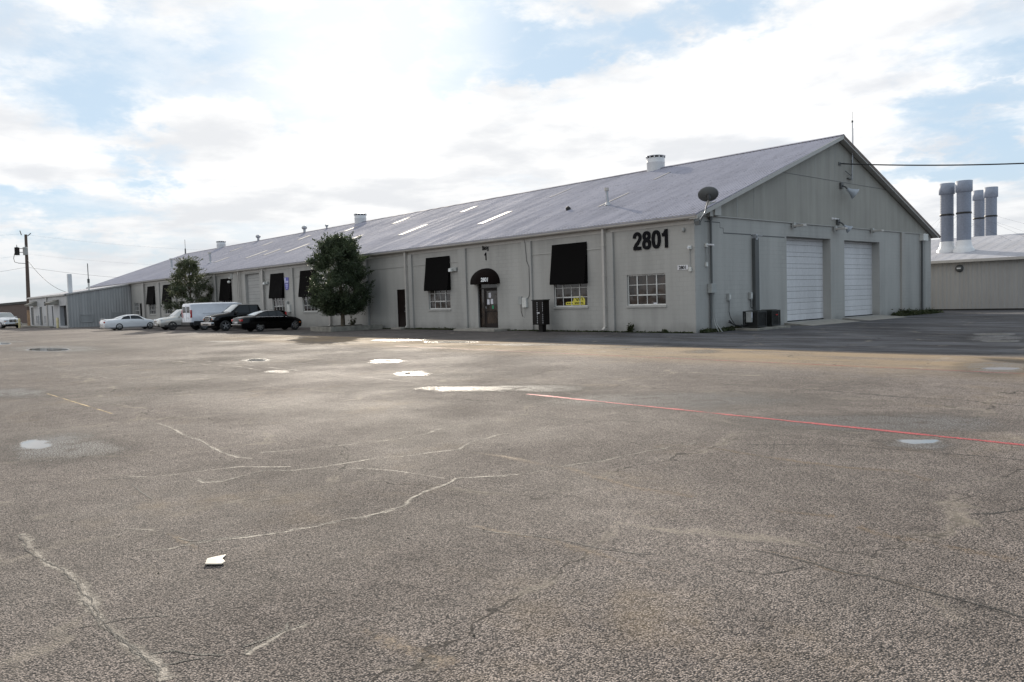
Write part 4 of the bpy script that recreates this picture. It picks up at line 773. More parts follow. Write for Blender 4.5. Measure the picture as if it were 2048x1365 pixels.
# ------------------------------------------------------------------ annex (lean-to) at the far left
an=thing('annex_building','low grey metal lean-to annex at the far left end of the warehouse','annex',(0,0,0)); ax0,ax1,ay=-99.0,-78.5,-6.75
def zan(y): return 3.78+(y-ay)/(-ay)*(4.84-3.78)
rib_sheet((ax1,ay,0),(ax1,-.05,0),lambda s:-.1,lambda s:zan(ay+s)-.05,.30,.03,(1,0,0)).build('side_wall','shed_siding',an,fix=False)
fw_=MB(); ops=[(-98.2,-96.6,.2,2.5,.12),(-92.95,-91.5,.2,2.5,.12),(-86.1,-85.5,.2,2.5,.12),(-82.2,-78.9,.2,2.5,.6)]
wall_grid(fw_,lambda u,v,d:(u,ay+d,v),ax0,ax1,-.1,3.72,ops,.12); fw_.build('front_wall','shed_front',an,fix=False)
MB().quad((ax0,ay,-.1),(ax0,0,-.1),(ax0,0,4.8),(ax0,ay,3.72)).build('side_wall','shed_siding',an,fix=False)
MB().prism([(ax1+.15,ay-.2,3.74),(ax1+.15,-.02,zan(0)+.0),(ax1+.15,-.02,zan(0)+.05),(ax1+.15,ay-.2,3.80)],(ax0-ax1-.3,0,0)).build('roof','roof_back',an)
MB().box(ax0-.1,ax1+.2,ay-.32,ay-.18,3.62,3.78).build('gutter','gutter_paint',an); MB().box(ax1-.05,ax1+.05,ay-.04,ay+.1,-.1,3.7).build('corner_trim','gutter_paint',an); MB().box(-88.7,-88.3,ay-.12,ay-.0,-.1,3.62).build('downspout','gutter_paint',an)
MB().prism([(ax1+.16,ay-.1,3.66),(ax1+.16,-.02,zan(0)-.10),(ax1+.16,-.02,zan(0)+.02),(ax1+.16,ay-.1,3.78)],(-.1,0,0)).build('rake_trim','gutter_paint',an)
for a,b,m_ in ((-98.2,-96.6,'pipe_dark'),(-92.95,-91.5,'pipe_dark'),(-86.1,-85.5,'pipe_dark'),(-82.2,-78.9,'sheet_black')):
    MB().box(a+.04,b-.04,ay+.08,ay+.11,.2,2.46).build('door',m_,an) if m_!='sheet_black' else MB().box(a,b,ay+.45,ay+.6,.2,2.5).build('door',m_,an)
def louvre(P,a,b,c,d,parent,mat):
    o=MB(); e=Vector(P(0,0,.03))-Vector(P(0,0,-.03)); o.prism([P(a,c,-.0),P(b,c,-.0),P(b,d,-.0),P(a,d,-.0)],e*.2)
    z=c+.05
    while z<d-.06: o.prism([P(a+.03,z,-.05),P(b-.03,z,-.05),P(b-.03,z+.07,-.005),P(a+.03,z+.07,-.005)],e*.12); z+=.12
    for q in ((a,a+.05,c,d),(b-.05,b,c,d),(a,b,c,c+.05),(a,b,d-.05,d)): o.prism([P(q[0],q[2],-.06),P(q[1],q[2],-.06),P(q[1],q[3],-.06),P(q[0],q[3],-.06)],e)
    return o.build('louvre',mat,parent)
PS=lambda u,v,d:(ax1+.035-d,u,v); PF=lambda u,v,d:(u,ay+d,v)
louvre(PS,-5.5,-4.2,.55,1.42,an,'shed_siding'); louvre(PS,-2.2,-1.0,.62,1.55,an,'shed_siding'); louvre(PF,-94.95,-93.8,.4,1.42,an,'shed_front'); louvre(PF,-90.25,-88.95,.4,1.42,an,'shed_front')
for a in (-96.9,-85.0):
    MB().prism([(a,ay,3.25),(a,ay-1.0,2.85),(a,ay-.8,2.65),(a,ay,2.65)],(2.6,0,0)).build('door_hood','concrete',an)
MB().box(-89.5,-89.15,ay-.15,ay,2.6,3.1).build('lamp','pipe_dark',an)
t=thing('white_duct','square white duct standing on the annex roof','chimney',(-79.9,-6.05,0)); MB().box(-.21,.21,-.21,.21,3.8,6.05).build('duct','vent_white',t,bevel=.02)
t=thing('annex_antenna','thin antenna on a white post at the annex roof','antenna',(-78.9,-4.35,4.0)); m=MB(); m.tube([(0,0,-.1),(0,0,1.0)],.10,8); m.build('post','box_white',t); m=MB(); m.tube([(0,0,1.0),(0,0,1.45)],.13,8); m.tube([(0,0,1.4),(-.0,0,3.2)],.045,6); m.build('mast','pipe_dark',t)
def bollard(x,y,label,h=1.15):
    t=thing('bollard',label,'bollard',(x,y,0),group='pale yellow bollards by the annex'); MB().lathe([(.13,-.02),(.13,h-.05),(.08,h),(0,h+.02)],(0,0,0),14).build('post','yellow_paint',t)
bollard(-79.4,-7.6,'pale yellow bollard in front of the dark annex doorway'); bollard(-91.2,-9.3,'pale yellow bollard in front of the white pickup')
tag(MB().box(-103,-83.5,-7.6,-7.2,-.05,.16).build('kerb','kerb_conc',bevel=.03),kind='structure')
# brown building and pole behind
bb=thing('brown_building','low brown building with a dark roof band at the left edge','building',(0,0,0)); MB().box(-150,-107.5,-5.4,12,-.1,3.15).build('wall','brick_brown',bb); MB().box(-150.1,-107.4,-5.55,12.1,3.15,3.5).build('parapet','roof_dark',bb); 
MB().box(-150.05,-107.45,-5.46,-5.39,.0,.35).build('plinth','concrete',bb)
pl=thing('utility_pole','wooden utility pole with two transformers behind the white pickup','utility pole',(-102.9,-6.15,0)); 
m=MB(); m.tube([(0,0,-.1),(0,0,2.2)],[.30,.27],12); m.build('pole','wood_bare',pl); m=MB(); m.tube([(0,0,2.2),(-.1,.2,12.4)],[.26,.17],12); m.build('pole','wood_pole',pl)
for dx,dy,mt in ((-.45,-1.05,'sheet_black'),(.20,.12,'grey_box')):
    m=MB(); m.lathe([(0,9.6),(.28,9.62),(.30,9.7),(.30,10.6),(.32,10.63),(.15,10.7),(0,10.72)],(dx*.8,dy*.75-.1,0),16); tr=m.build('transformer',mt,pl)
    m=MB(); m.tube([(dx*.8,dy*.75-.1,10.65),(dx*.8,dy*.75-.1,11.0)],.05,6); m.build('bushing','grey_box',tr)
m=MB(); m.tube([(0,0,10.5),(-.35,-.85,10.5)],.05,6); m.tube([(0,0,10.0),(-.35,-.85,10.0)],.05,6); m.tube([(-.5,-1.15,9.9),(-.55,-1.3,9.2),(-.5,-1.2,8.7),(-.3,-.8,8.55),(0,0,8.5)],.04,6); m.build('transformer_arm','pipe_dark',pl)
m=MB(); m.tube([(-.1,-.3,12.3),(-.1,-.45,12.9)],.06,6); m.tube([(-.1,.4,12.2),(-.1,.8,12.6)],.06,6); m.build('insulator','pipe_dark',pl)
Pp=Vector((-102.95,-6.75,0))
def wire(a,b,s,r,label,grp='overhead wires at the utility pole'):
    m=MB(); m.tube(sag(Vector(a),Vector(b),s,14),r,5); tag(m.build('overhead_wire','wire_grey'),label,'wire',grp)
wire((-102.9,-6.1,8.0),(-88,10.5,5.2+.3),.4,.014,'heavy wire from the pole sinking to the right behind the roof'); wire((-102.9,-6.1,8.0),(-112,-20,6.3),.3,.014,'heavy wire from the pole to the left edge')
wire((-102.9,-6.1,9.2),(-98.5,-2.2,4.4),.9,.026,'slack service wire drooping from the pole to the annex roof'); wire((-102.9,-6.1,12.4),(-80,18,9.0),.5,.005,'thin top wire running right from the pole top'); wire((-103,-6.2,12.5),(-112,-20,12.6),.3,.005,'thin top wire running left from the pole top'); wire((-102.9,-6.1,9.8),(-80,16,7.0),.5,.005,'thin middle wire running right from the pole'); wire((-102.9,-6.1,9.6),(-112,-20,9.0),.3,.005,'thin middle wire running left from the pole')
# ------------------------------------------------------------------ building behind at the right
bk=thing('rear_building','pale corrugated metal building behind the gable with tall ducts','building',(0,0,0)); by=30.5
rib_sheet((-25,by,0),(45,by,0),lambda s:-.05,lambda s:3.40,.27,.03,(0,-1,0),.72).build('wall','back_siding',bk,fix=False)
MB().quad((45,by,0),(45,52,0),(45,52,3.4),(45,41.2,5.45),(45,by,3.4)).build('wall','back_siding',bk,fix=False)
def fb(x,t,h): y=by-.25+t*10.9; z=3.42+t*2.1; return (x,y,z+h)
roof_slope(-25,45.3,.9,.012,fb).build('roof','roof_back',bk,fix=False); MB().prism([(45.3,41.15,5.52),(45.3,52.3,3.4),(45.3,52.3,3.3),(45.3,41.15,5.40)],(-70.3,0,0)).build('roof','roof_back',bk)
MB().box(-25,45.3,by-.42,by-.26,3.26,3.44).build('gutter','gutter_paint',bk); MB().box(-25,45.2,by-.05,by+.1,-.05,.10).build('base_band','sheet_black',bk)
t=thing('wall_light','small oval light high on the rear corrugated wall','wall light',(1.1-1.0,by-.04,2.85)); m=MB(); m.lathe([(0,-.12),(.22,-.1),(.26,0)],(0,0,0),14,'y'); m.build('housing','pipe_dark',t); MB().box(-.12,.12,-.16,-.12,-.03,.05).build('lens','lamp_lens',t)
def stack(x,y,zb,zt,r,label,cone=True):
    t=thing('exhaust_duct',label,'exhaust stack',(x,y,0),group='tall blue-grey exhaust ducts on the rear roof')
    b=MB(); pr=[(r,zb+.4)]; z=zb+.4
    while z<zt-1.0: pr+=[(r,z+.06),(r*1.012,z+.09),(r,z+.12)]; z+=.18
    pr+=[(r,zt-.8)]; b.lathe(pr,(0,0,0),22); b.build('duct','stack_paint',t)
    c=MB(); c.lathe([(r*.95,zt-.8),(r*1.18,zt-.78),(r*1.18,zt),(r*1.0,zt),(r*.9,zt-.05),(0,zt-.3)],(0,0,0),22); c.build('cap','stack_cap',t)
    k=MB(); k.lathe([(r*1.05,zt-2.35),(r*1.09,zt-2.33),(r*1.09,zt-2.24),(r*1.05,zt-2.22)],(0,0,0),22); k.build('band','sheet_black',t)
    if cone: q=MB(); q.lathe([(r*1.5,zb-.5),(r*1.5,zb+.15),(r*1.35,zb+.2),(r*1.08,zb+.45),(r*1.0,zb+.78)],(0,0,0),22); q.build('curb','vent_white',t)
    g=MB()
    for a in (.6,2.6,4.6): g.tube([(r*cos(a),r*sin(a),zt-2.3),(4.2*cos(a),4.2*sin(a),zb+.2+.19*4.2*sin(a))],.005,4)
    g.build('guy_wire','wire_grey',t)
stack(-2.05,34.4,4.15,9.15,.44,'leftmost tall exhaust duct on the rear roof'); stack(-.78,34.0,4.15,9.15,.46,'tallest exhaust duct, second from the left, on a white curb'); stack(-2.95,44.2,4.9,9.45,.42,'exhaust duct half hidden behind the tallest one',False); stack(-1.6,42.5,5.1,9.42,.42,'rightmost exhaust duct rising from behind the rear ridge',False)
# ------------------------------------------------------------------ vehicles
# local frame: x forward, y to the car's left, z up, origin at the rear bumper on the ground
def ring_pts(st):
    x,zb,zl,zt,w,wt=st
    h=zt-zl
    half=[(0,zb),(w*.86,zb),(w*.97,zb+.10),(w,zb+(zl-zb)*.55),(w*.985,zl-.02),(w*.95 if h<.35 else w*.955,zl+min(.04,h*.2)),(wt+ (w*.95-wt)*.12,zt-max(.05,h*.10) if h>.2 else zt-h*.35),(wt*.86,zt-.02 if h>.2 else zt-h*.12),(wt*.5,zt-.003),(0,zt)]
    return half
def interp(sts,x):
    for a,b in zip(sts,sts[1:]):
        if a[0]<=x<=b[0]:
            t=(x-a[0])/(b[0]-a[0]) if b[0]>a[0] else 0
            pa,pb=ring_pts(a),ring_pts(b); return [(p[0]+(q[0]-p[0])*t,p[1]+(q[1]-p[1])*t) for p,q in zip(pa,pb)]
    return ring_pts(sts[-1] if x>sts[-1][0] else sts[0])
def car(name,label,cat,loc,rz,sts,paint,wheels,r,wd,side_wins,wsh,rear_glass,extra=None,rimmat='rim',spokes=5,lower=None):
    t=thing(name,label,cat,loc,rz)
    xs=sorted({s[0] for s in sts}); fine=[]
    for a,b in zip(sts,sts[1:]):
        k=max(1,int((b[0]-a[0])/.22)); fine+=[a[0]+(b[0]-a[0])*i/k for i in range(k)]
    fine.append(sts[-1][0]); rings=[interp(sts,x) for x in fine]
    # soften the length-wise profile a little
    mb=MB(); m=len(rings[0]); vs=[];fs=[]
    for x,rg in zip(fine,rings):
        full=[(x,y,z) for y,z in rg]+[(x,-y,z) for y,z in rg[-2:0:-1]]; vs+=full
    k=2*m-2
    for i in range(len(fine)-1):
        for j in range(k): fs.append((i*k+j,i*k+(j+1)%k,(i+1)*k+(j+1)%k,(i+1)*k+j))
    fs.append(tuple(range(k))); fs.append(tuple(range((len(fine)-1)*k,len(fine)*k))[::-1])
    mb.add(vs,fs,True); body=mb.build('body',paint,t)
    cut=MB()
    for wx in wheels: cut.lathe([(0,-1.4),(r*1.13,-1.4),(r*1.13,1.4),(0,1.4)],(wx,0,r*1.0),28,'y',False)
    cu=cut.build('cut','rubber'); bo=body.modifiers.new('b','BOOLEAN'); bo.object=cu; bo.operation='DIFFERENCE'; bo.solver='EXACT'
    bpy.context.view_layer.update(); dg=bpy.context.evaluated_depsgraph_get(); me=bpy.data.meshes.new_from_object(body.evaluated_get(dg)); body.modifiers.clear(); old=body.data; body.data=me; me.name='body'; bpy.data.meshes.remove(old)
    me.materials.clear(); me.materials.append(M[paint]); bpy.data.objects.remove(cu)
    bm=bmesh.new(); bm.from_mesh(me)
    for e in bm.edges:
        if len(e.link_faces)==2: e.smooth=e.calc_face_angle(0)<R(38)
    bm.to_mesh(me); bm.free()
    sw=wd-.06
    lin=MB(); lin.box(min(wheels)-r*1.3,max(wheels)+r*1.3,-sw*.72,sw*.72,.24,.6); lin.build('underbody','rubber',t)
    def glass(x0,x1,j0,j1,s0,s1,name,mat,both=True,off=.008,nx=6,slant=0,slant1=0):
        for sg in ((1,-1) if both else (1,)):
            g=MB(); vs=[]
            for i in range(nx+1):
                u=i/nx
                for e,(j,s) in enumerate(((j0,s0),(j1,s1))):
                    x=x0+(x1-x0)*u + (slant*(1-u)+slant1*u)*e; rg=interp(sts,x); a=rg[j];b=rg[j+1]; y=a[0]+(b[0]-a[0])*s; z=a[1]+(b[1]-a[1])*s
                    vs.append((x,sg*(y+off),z))
            g.add(vs,[(2*i,2*i+1,2*i+3,2*i+2) for i in range(nx)],False); g.build(name,mat,t,fix=False)
    for (x0,x1,sl0,sl1) in side_wins: glass(x0,x1,5,5,.08,.92,'side_window','auto_glass',slant=sl0,slant1=sl1)
    def top_glass(xa,xb,name,mat,pull=.012):
        g=MB(); n=5; ys=[]; vs=[]
        cols=[(8,1.0,1),(7,1.0,1),(6,1.0,1),(5,.9,1)]
        for i in range(n+1):
            x=xa+(xb-xa)*i/n; rg=interp(sts,x); row=[]
            for j,s,_ in ((5,.97,0),(6,1,0),(7,1,0),(8,1,0)):
                a=rg[j];b=rg[min(j+1,9)]; row.append((a[0]+(b[0]-a[0])*s,a[1]+(b[1]-a[1])*s))
            row=[(y*.985,z+pull) for y,z in row]; full=row+[(-y,z) for y,z in row[-2::-1]]
            vs+=[(x,y,z) for y,z in full]
        q=len(vs)//(n+1); fs=[(i*q+j,i*q+j+1,(i+1)*q+j+1,(i+1)*q+j) for i in range(n) for j in range(q-1)]
        g.add(vs,fs,True); g.build(name,mat,t,fix=False)
    if wsh: top_glass(wsh[0],wsh[1],'windshield','screen_glass')
    if rear_glass: top_glass(rear_glass[0],rear_glass[1],'rear_window','screen_glass')
    for wx in wheels:
        for sg in (1,-1):
            y=sg*wd; w_=MB(); tw=.11
            w_.lathe([(r*.62,-tw),(r*.9,-tw*1.0),(r*.985,-tw*.75),(r,-tw*.3),(r,tw*.3),(r*.985,tw*.75),(r*.9,tw),(r*.62,tw)],(wx,y-sg*tw,r),30,'y'); wo=w_.build('wheel','tyre_side',t)
            k_=MB(); yo=y-sg*.012; k_.lathe([(r*.62,-.004),(r*.66,.0),(r*.66,.02),(r*.6,.012)],(wx,yo-.01,r),26,'y')
            for i in range(spokes):
                a=2*PI*i/spokes+.3; ca,sa=cos(a),sin(a); p=[(r*.10,-.05*1.0),(r*.62,-.028),(r*.62,.028),(r*.10,.05)]
                k_.prism([(wx+u*ca-v*sa,yo-.012*sg,r+u*sa+v*ca) for u,v in p],(0,sg*.02,0))
            k_.lathe([(0,0),(r*.16,0)],(wx,yo+sg*.01,r),12,'y'); k_.build('rim',rimmat,wo)
            dk=MB(); dk.lathe([(0,0),(r*.62,0)],(wx,y-sg*.08,r),22,'y'); dk.build('brake_disc','sheet_black',wo)
    if extra: extra(t,sts)
    return t
def pb(t,name,mat,*boxes,bev=.012):
    m=MB()
    for b in boxes: m.box(*b)
    return m.build(name,mat,t,bevel=bev)
def mirrors(t,x,y,z,mat,s=1):
    for sg in (1,-1): pb(t,'mirror',mat,(x-.07*s,x+.05*s,sg*y,sg*(y+.2*s),z,z+.15*s),bev=.03)
# white coupe, nose towards the wall
st=[(0,.40,.62,.80,.62,.52),(.07,.26,.78,.93,.80,.62),(.30,.20,.86,.99,.875,.66),(1.05,.19,.90,1.01,.90,.66),(1.55,.19,.90,1.20,.90,.60),(2.10,.19,.89,1.335,.90,.56),(2.7,.19,.88,1.35,.90,.56),(3.05,.19,.87,1.30,.90,.58),(3.75,.19,.84,.93,.90,.70),(4.35,.20,.72,.82,.88,.66),(4.72,.24,.60,.68,.80,.58),(4.86,.32,.50,.56,.62,.48)]
def ex(t,s):
    pb(t,'taillight','tail_red',(.01,.12,.30,.80,.66,.80)); pb(t,'taillight','tail_red',(.01,.12,-.80,-.30,.66,.80)); pb(t,'license_plate','plate_white',(-.01,.05,-.2,.2,.5,.62))
    pb(t,'spoiler','car_white',(.05,.22,-.7,.7,1.0,1.035)); mirrors(t,3.35,.86,.90,'car_white',.8); pb(t,'door_handle','car_white',(2.3,2.46,-.925,-.90,.78,.81)); pb(t,'door_handle','car_white',(2.3,2.46,.90,.925,.78,.81)); pb(t,'exhaust','steel',(-.03,.1,.4,.52,.22,.3))
    pb(t,'headlight','lamp_lens',(4.66,4.78,.42,.72,.56,.66)); pb(t,'headlight','lamp_lens',(4.66,4.78,-.72,-.42,.56,.66))
car('parked_car','white two-door coupe parked at the left end of the row','car',(-55.4,-9.1,0),PI/2,st,'car_white',(1.28,3.98),.32,.90,[(1.45,2.28,.28,0),(2.33,3.45,0,-.38)],(3.12,3.68),(1.12,1.95),ex,spokes=6).scale=(.95,.96,1)
# beige crossover facing the lot
st=[(0,.45,.85,1.1,.80,.62),(.10,.30,.98,1.30,.90,.68),(.45,.28,1.02,1.62,.94,.66),(1.2,.27,1.02,1.72,.95,.68),(2.6,.27,1.00,1.73,.95,.68),(3.1,.27,.99,1.66,.95,.66),(3.75,.27,.98,1.12,.95,.76),(4.5,.28,.88,1.02,.93,.74),(4.86,.30,.76,.88,.86,.66),(5.0,.40,.62,.72,.64,.5)]
def ex(t,s):
    for sg in (1,-1):
        pb(t,'headlight','lamp_lens',(4.62,4.86,sg*.52,sg*.86,.78,.92),bev=.03); pb(t,'fog_light','amber',(4.86,4.93,sg*.5,sg*.72,.44,.52))
    pb(t,'grille','chrome',(4.88,5.0,-.36,.36,.66,.84),bev=.02); pb(t,'lower_grille','black_plastic',(4.80,4.99,-.72,.72,.30,.54),bev=.03); mirrors(t,3.4,.90,1.02,'car_beige')
    pb(t,'lower_cladding','black_plastic',(.5,4.6,-.955,-.90,.24,.42),(.5,4.6,.90,.955,.24,.42)); pb(t,'license_plate','plate_white',(4.985,5.01,-.2,.2,.42,.52))
car('parked_suv','beige crossover facing the lot, squeezed in beside the white van','car',(-47.5,-2.05,0),-PI/2,st,'car_beige',(1.0,3.95),.37,.95,[(.55,1.3,.1,0),(1.36,2.3,0,0),(2.36,3.45,0,-.42)],(3.16,3.7),None,ex,spokes=6,rimmat='chrome')
# white cargo van, tail to the lot
st=[(0,.42,1.15,2.02,.92,.80),(.05,.40,1.2,2.09,.98,.84),(.5,.40,1.2,2.12,.99,.84),(2.0,.40,1.2,2.14,.99,.84),(3.7,.40,1.2,2.13,.99,.84),(4.1,.40,1.2,2.05,.99,.82),(4.75,.40,1.15,1.34,.98,.80),(5.3,.40,.98,1.12,.95,.74),(5.6,.45,.8,.9,.85,.6)]
def ex(t,s):
    for sg in (1,-1):
        pb(t,'taillight','tail_red',(-.02,.10,sg*.86,sg*.985,1.0,1.60),bev=.02); pb(t,'reversing_lamp','lamp_lens',(-.025,.05,sg*.88,sg*.97,1.14,1.3))
        pb(t,'rear_window','auto_glass',(-.015,.03,sg*.10,sg*.74,1.38,1.86),bev=.03); pb(t,'rear_corner_trim','van_white',(-.012,.02,sg*.02,sg*.06,.70,1.95))
    pb(t,'rear_bumper','black_plastic',(-.10,.20,-.98,.98,.40,.66),bev=.03); pb(t,'side_trim','black_plastic',(.2,4.0,-1.005,-.97,.42,.74),(.2,4.0,.97,1.005,.42,.74)); pb(t,'license_plate','plate_white',(-.03,0,-.6,-.2,.95,1.07))
    pb(t,'badge','chrome',(-.02,.01,.35,.42,1.22,1.26)); pb(t,'door_seam','black_plastic',(.9,2.4,-.998,-.985,1.30,1.315),bev=0); mirrors(t,4.2,.98,1.3,'black_plastic',1.4)
car('cargo_van','white cargo van with its tail to the lot between crossover and pickup','van',(-42.3,-6.35,0),PI/2,st,'van_white',(1.0,4.6),.36,.97,[(3.75,4.5,0,-.45)],(4.16,4.7),None,ex,spokes=8,rimmat='silver_paint')
# pickup builder
def pickup(name,label,loc,rz,paint,rimm):
    st=[(0,.55,1.10,1.28,.90,.86),(.06,.45,1.16,1.34,.98,.92),(.5,.42,1.18,1.36,1.0,.94),(1.95,.40,1.18,1.36,1.0,.94),(2.03,.38,1.18,1.60,1.0,.80),(2.15,.38,1.20,1.90,1.0,.74),(2.9,.38,1.20,1.95,1.0,.74),(3.6,.38,1.20,1.93,1.0,.73),(4.4,.38,1.18,1.34,1.0,.86),(5.2,.40,1.06,1.24,.98,.84),(5.55,.45,.98,1.14,.94,.76),(5.66,.55,.90,1.0,.86,.68)]
    def ex(t,s):
        dark='sheet_black'
        pb(t,'grille','chrome',(5.60,5.72,-.42,.42,.74,1.10),bev=.03)
        for y in (-.21,.21):
            for z in (.78,.94): pb(t,'grille_opening',dark,(5.71,5.735,y-.17,y+.17,z,z+.12),bev=.01)
        pb(t,'bumper','chrome',(5.55,5.84,-.96,.96,.42,.66),bev=.05); pb(t,'bumper_intake',dark,(5.82,5.85,-.55,.55,.48,.56),bev=.01)
        for sg in (1,-1):
            pb(t,'headlight','lamp_lens',(5.42,5.66,sg*.50,sg*.93,.82,1.02),bev=.03); pb(t,'turn_signal','amber',(5.46,5.675,sg*.72,sg*.90,.83,.90),bev=.02)
            pb(t,'taillight','tail_red',(-.01,.12,sg*.88,sg*.99,.95,1.25),bev=.015)
        pb(t,'rear_bumper','chrome',(-.14,.05,-.95,.95,.45,.62),bev=.03); pb(t,'running_board','steel',(2.1,4.2,-1.05,-.92,.36,.42),(2.1,4.2,.92,1.05,.36,.42)); mirrors(t,3.95,.98,1.22,'black_plastic' if paint!='car_white' else 'chrome',1.3)
        pb(t,'door_handle','chrome',(2.9,3.06,.99,1.02,1.04,1.08),bev=.01); pb(t,'door_handle','chrome',(2.9,3.06,-1.02,-.99,1.04,1.08),bev=.01)
        pb(t,'bed_cover','black_plastic',(.08,1.9,-.88,.88,1.35,1.385),bev=.01)
    return car(name,label,'pickup truck',loc,rz,st,paint,(1.15,4.75),.40,.99,[(2.2,2.85,.05,0),(2.92,4.1,0,-.50)],(3.66,4.34),None,ex,rimmat=rimm,spokes=5)
pickup('pickup_truck','black pickup with chrome grille and bumper facing the lot',(-37.5,-.85,0),-PI/2,'car_black','silver_paint')
# black sedan, nose to the wall
st=[(0,.42,.66,.85,.66,.56),(.07,.26,.82,.98,.84,.68),(.35,.20,.93,1.06,.92,.72),(1.0,.19,.96,1.09,.94,.72),(1.5,.19,.95,1.30,.94,.62),(2.0,.19,.94,1.43,.94,.57),(2.7,.19,.93,1.455,.94,.58),(3.1,.19,.92,1.40,.94,.60),(3.75,.19,.90,1.00,.94,.74),(4.35,.20,.80,.92,.92,.72),(4.72,.24,.66,.78,.84,.64),(4.85,.34,.54,.62,.64,.5)]
def ex(t,s):
    for sg in (1,-1): pb(t,'taillight','tail_red',(.0,.16,sg*.46,sg*.86,.74,.88),bev=.02); pb(t,'side_marker','amber',(4.5,4.62,sg*.87,sg*.91,.52,.56))
    pb(t,'license_plate','plate_white',(-.01,.05,-.25,.25,.60,.72)); pb(t,'rear_bumper','chrome',(-.02,.2,-.80,.80,.50,.54),bev=.01); pb(t,'trunk_trim','silver_paint',(.02,.09,-.4,.4,.80,.84),bev=.01)
    for sg in (1,-1):
        m=MB(); pts=[]
        for i in range(15):
            x=1.12+(3.5-1.12)*i/14; rg=interp(s,x); a,b=rg[5],rg[6]; pts.append((x,sg*(a[0]+.012),a[1]+.01))
        m.tube(pts,.012,5); 
        pts=[]
        for i in range(8):
            x=1.12+(2.1-1.12)*i/7; rg=interp(s,x); b=rg[6]; pts.append((x,sg*(b[0]+.012),b[1]+.01))
        m.tube(pts,.012,5); m.build('window_trim','chrome',t)
    mirrors(t,3.3,.9,.95,'car_black_two',.8); pb(t,'door_handle','car_black_two',(2.4,2.56,-.965,-.94,.82,.85)); pb(t,'headlight','lamp_lens',(4.6,4.76,.44,.76,.64,.74)); pb(t,'headlight','lamp_lens',(4.6,4.76,-.76,-.44,.64,.74))
car('parked_car','black sedan with silver wheels parked nearest, right of the black pickup','car',(-31.9,-6.72,0),PI/2,st,'car_black_two',(1.42,4.15),.34,.93,[(1.35,2.1,.25,0),(2.16,2.75,0,0),(2.8,3.5,0,-.36)],(3.16,3.68),(1.06,1.85),ex,spokes=7).scale=(.92,.95,1)
# white pickup far left
pickup('pickup_truck','white pickup facing the camera at the far left edge by the pole',(-97.0,-11.3,0),R(14),'car_white','silver_paint')

# ------------------------------------------------------------------ trees and weeds
def leafmesh(name,pts,size,mat,parent,seed=1,elong=1.9):
    rs=np.random.RandomState(seed); n=len(pts); pts=np.array(pts)
    a=rs.normal(size=(n,3)); a/=np.linalg.norm(a,axis=1)[:,None]; b=np.cross(a,rs.normal(size=(n,3))); b/=np.linalg.norm(b,axis=1)[:,None]
    s=(size*rs.uniform(.6,1.35,n))[:,None]; e=elong; c=np.cross(a,b)
    V=np.stack([pts-a*s*e*.5,pts+b*s*.5+c*s*.12,pts+a*s*e*.5,pts-b*s*.5+c*s*.12],1).reshape(-1,3)
    me=bpy.data.meshes.new(name); me.vertices.add(4*n); me.vertices.foreach_set('co',V.ravel()); me.loops.add(4*n); me.loops.foreach_set('vertex_index',np.arange(4*n)); me.polygons.add(n); me.polygons.foreach_set('loop_start',np.arange(n)*4); me.polygons.foreach_set('loop_total',np.full(n,4)); me.update(); me.validate()
    me.materials.append(M[mat]); o=bpy.data.objects.new(name,me); C.objects.link(o); o.parent=parent; return o
def tree(loc,label,env,zc0,H,nclump,per,size,mat,seed,tr=.14,spread=.34,lean=0):
    t=thing('tree',label,'tree',loc); rs=np.random.RandomState(seed)
    def rad(z): return np.interp(z,[e[0] for e in env],[e[1] for e in env])
    m=MB(); top=(lean,0,H*.82); m.tube([(0,0,-.05),(.02,.0,zc0*.9),(.05+lean*.3,.03,H*.4),(lean*.7,-.02,H*.62),top],[tr,tr*.8,tr*.6,tr*.35,.02],10)
    clumps=[]
    for i in range(nclump):
        z=rs.uniform(zc0+.1,H-.1) if i%6 else rs.uniform(zc0,zc0+1.0); rr=rad(z)*rs.uniform(.15,1.0)**.55; a=rs.uniform(0,2*PI); rr*=1+.16*sin(a*3+z*2.1+seed)+.10*sin(a*5-z*3.3)
        clumps.append((rr*cos(a)+lean*z/H,rr*sin(a),z))
    for i in range(26):
        c=clumps[rs.randint(nclump)]; z0=max(zc0*.85,c[2]-rs.uniform(.6,1.6)); p0=(lean*z0/H,0,z0); mid=tuple((p0[k]*.5+c[k]*.5)+(0,0,.18)[k] for k in range(3)); m.tube([p0,mid,c],[.045,.028,.008],6,cap=False)
    m.build('trunk','bark',t); P=[]
    for c in clumps:
        k=int(per*rs.uniform(.5,1.4)); s=spread*rs.uniform(.6,1.15)
        q=rs.normal(size=(k,3))*np.array([s,s,s*.8]); P.append(q+np.array(c))
    # twigs that stick out beyond the outline
    for i in range(int(nclump*.85)):
        z=rs.uniform(zc0+.3,H); a=rs.uniform(0,2*PI); r0=rad(z)*.85; d=np.array([cos(a),sin(a),rs.uniform(.3,1.3)]); d/=np.linalg.norm(d); L_=rs.uniform(.3,.95); k=int(per*.16)
        s=rs.uniform(0,1,k)[:,None]; P.append(np.array([r0*cos(a)+lean*z/H,r0*sin(a),z])+d*s*L_+rs.normal(size=(k,3))*(.085*(1.2-s)))
    P=np.vstack(P); P=P[P[:,2]>zc0*.72]; leafmesh('crown',P,size,mat,t,seed); return t
tree((-25.5,-2.3,.26),'large dark green oak standing in the raised concrete island',[(.7,.6),(1.1,1.15),(1.6,1.65),(2.4,1.95),(3.2,1.85),(3.9,1.55),(4.6,1.40),(5.2,1.1),(5.75,.4)],.95,5.7,200,500,.052,'leaves_dark',5,.15,.215,-.35)
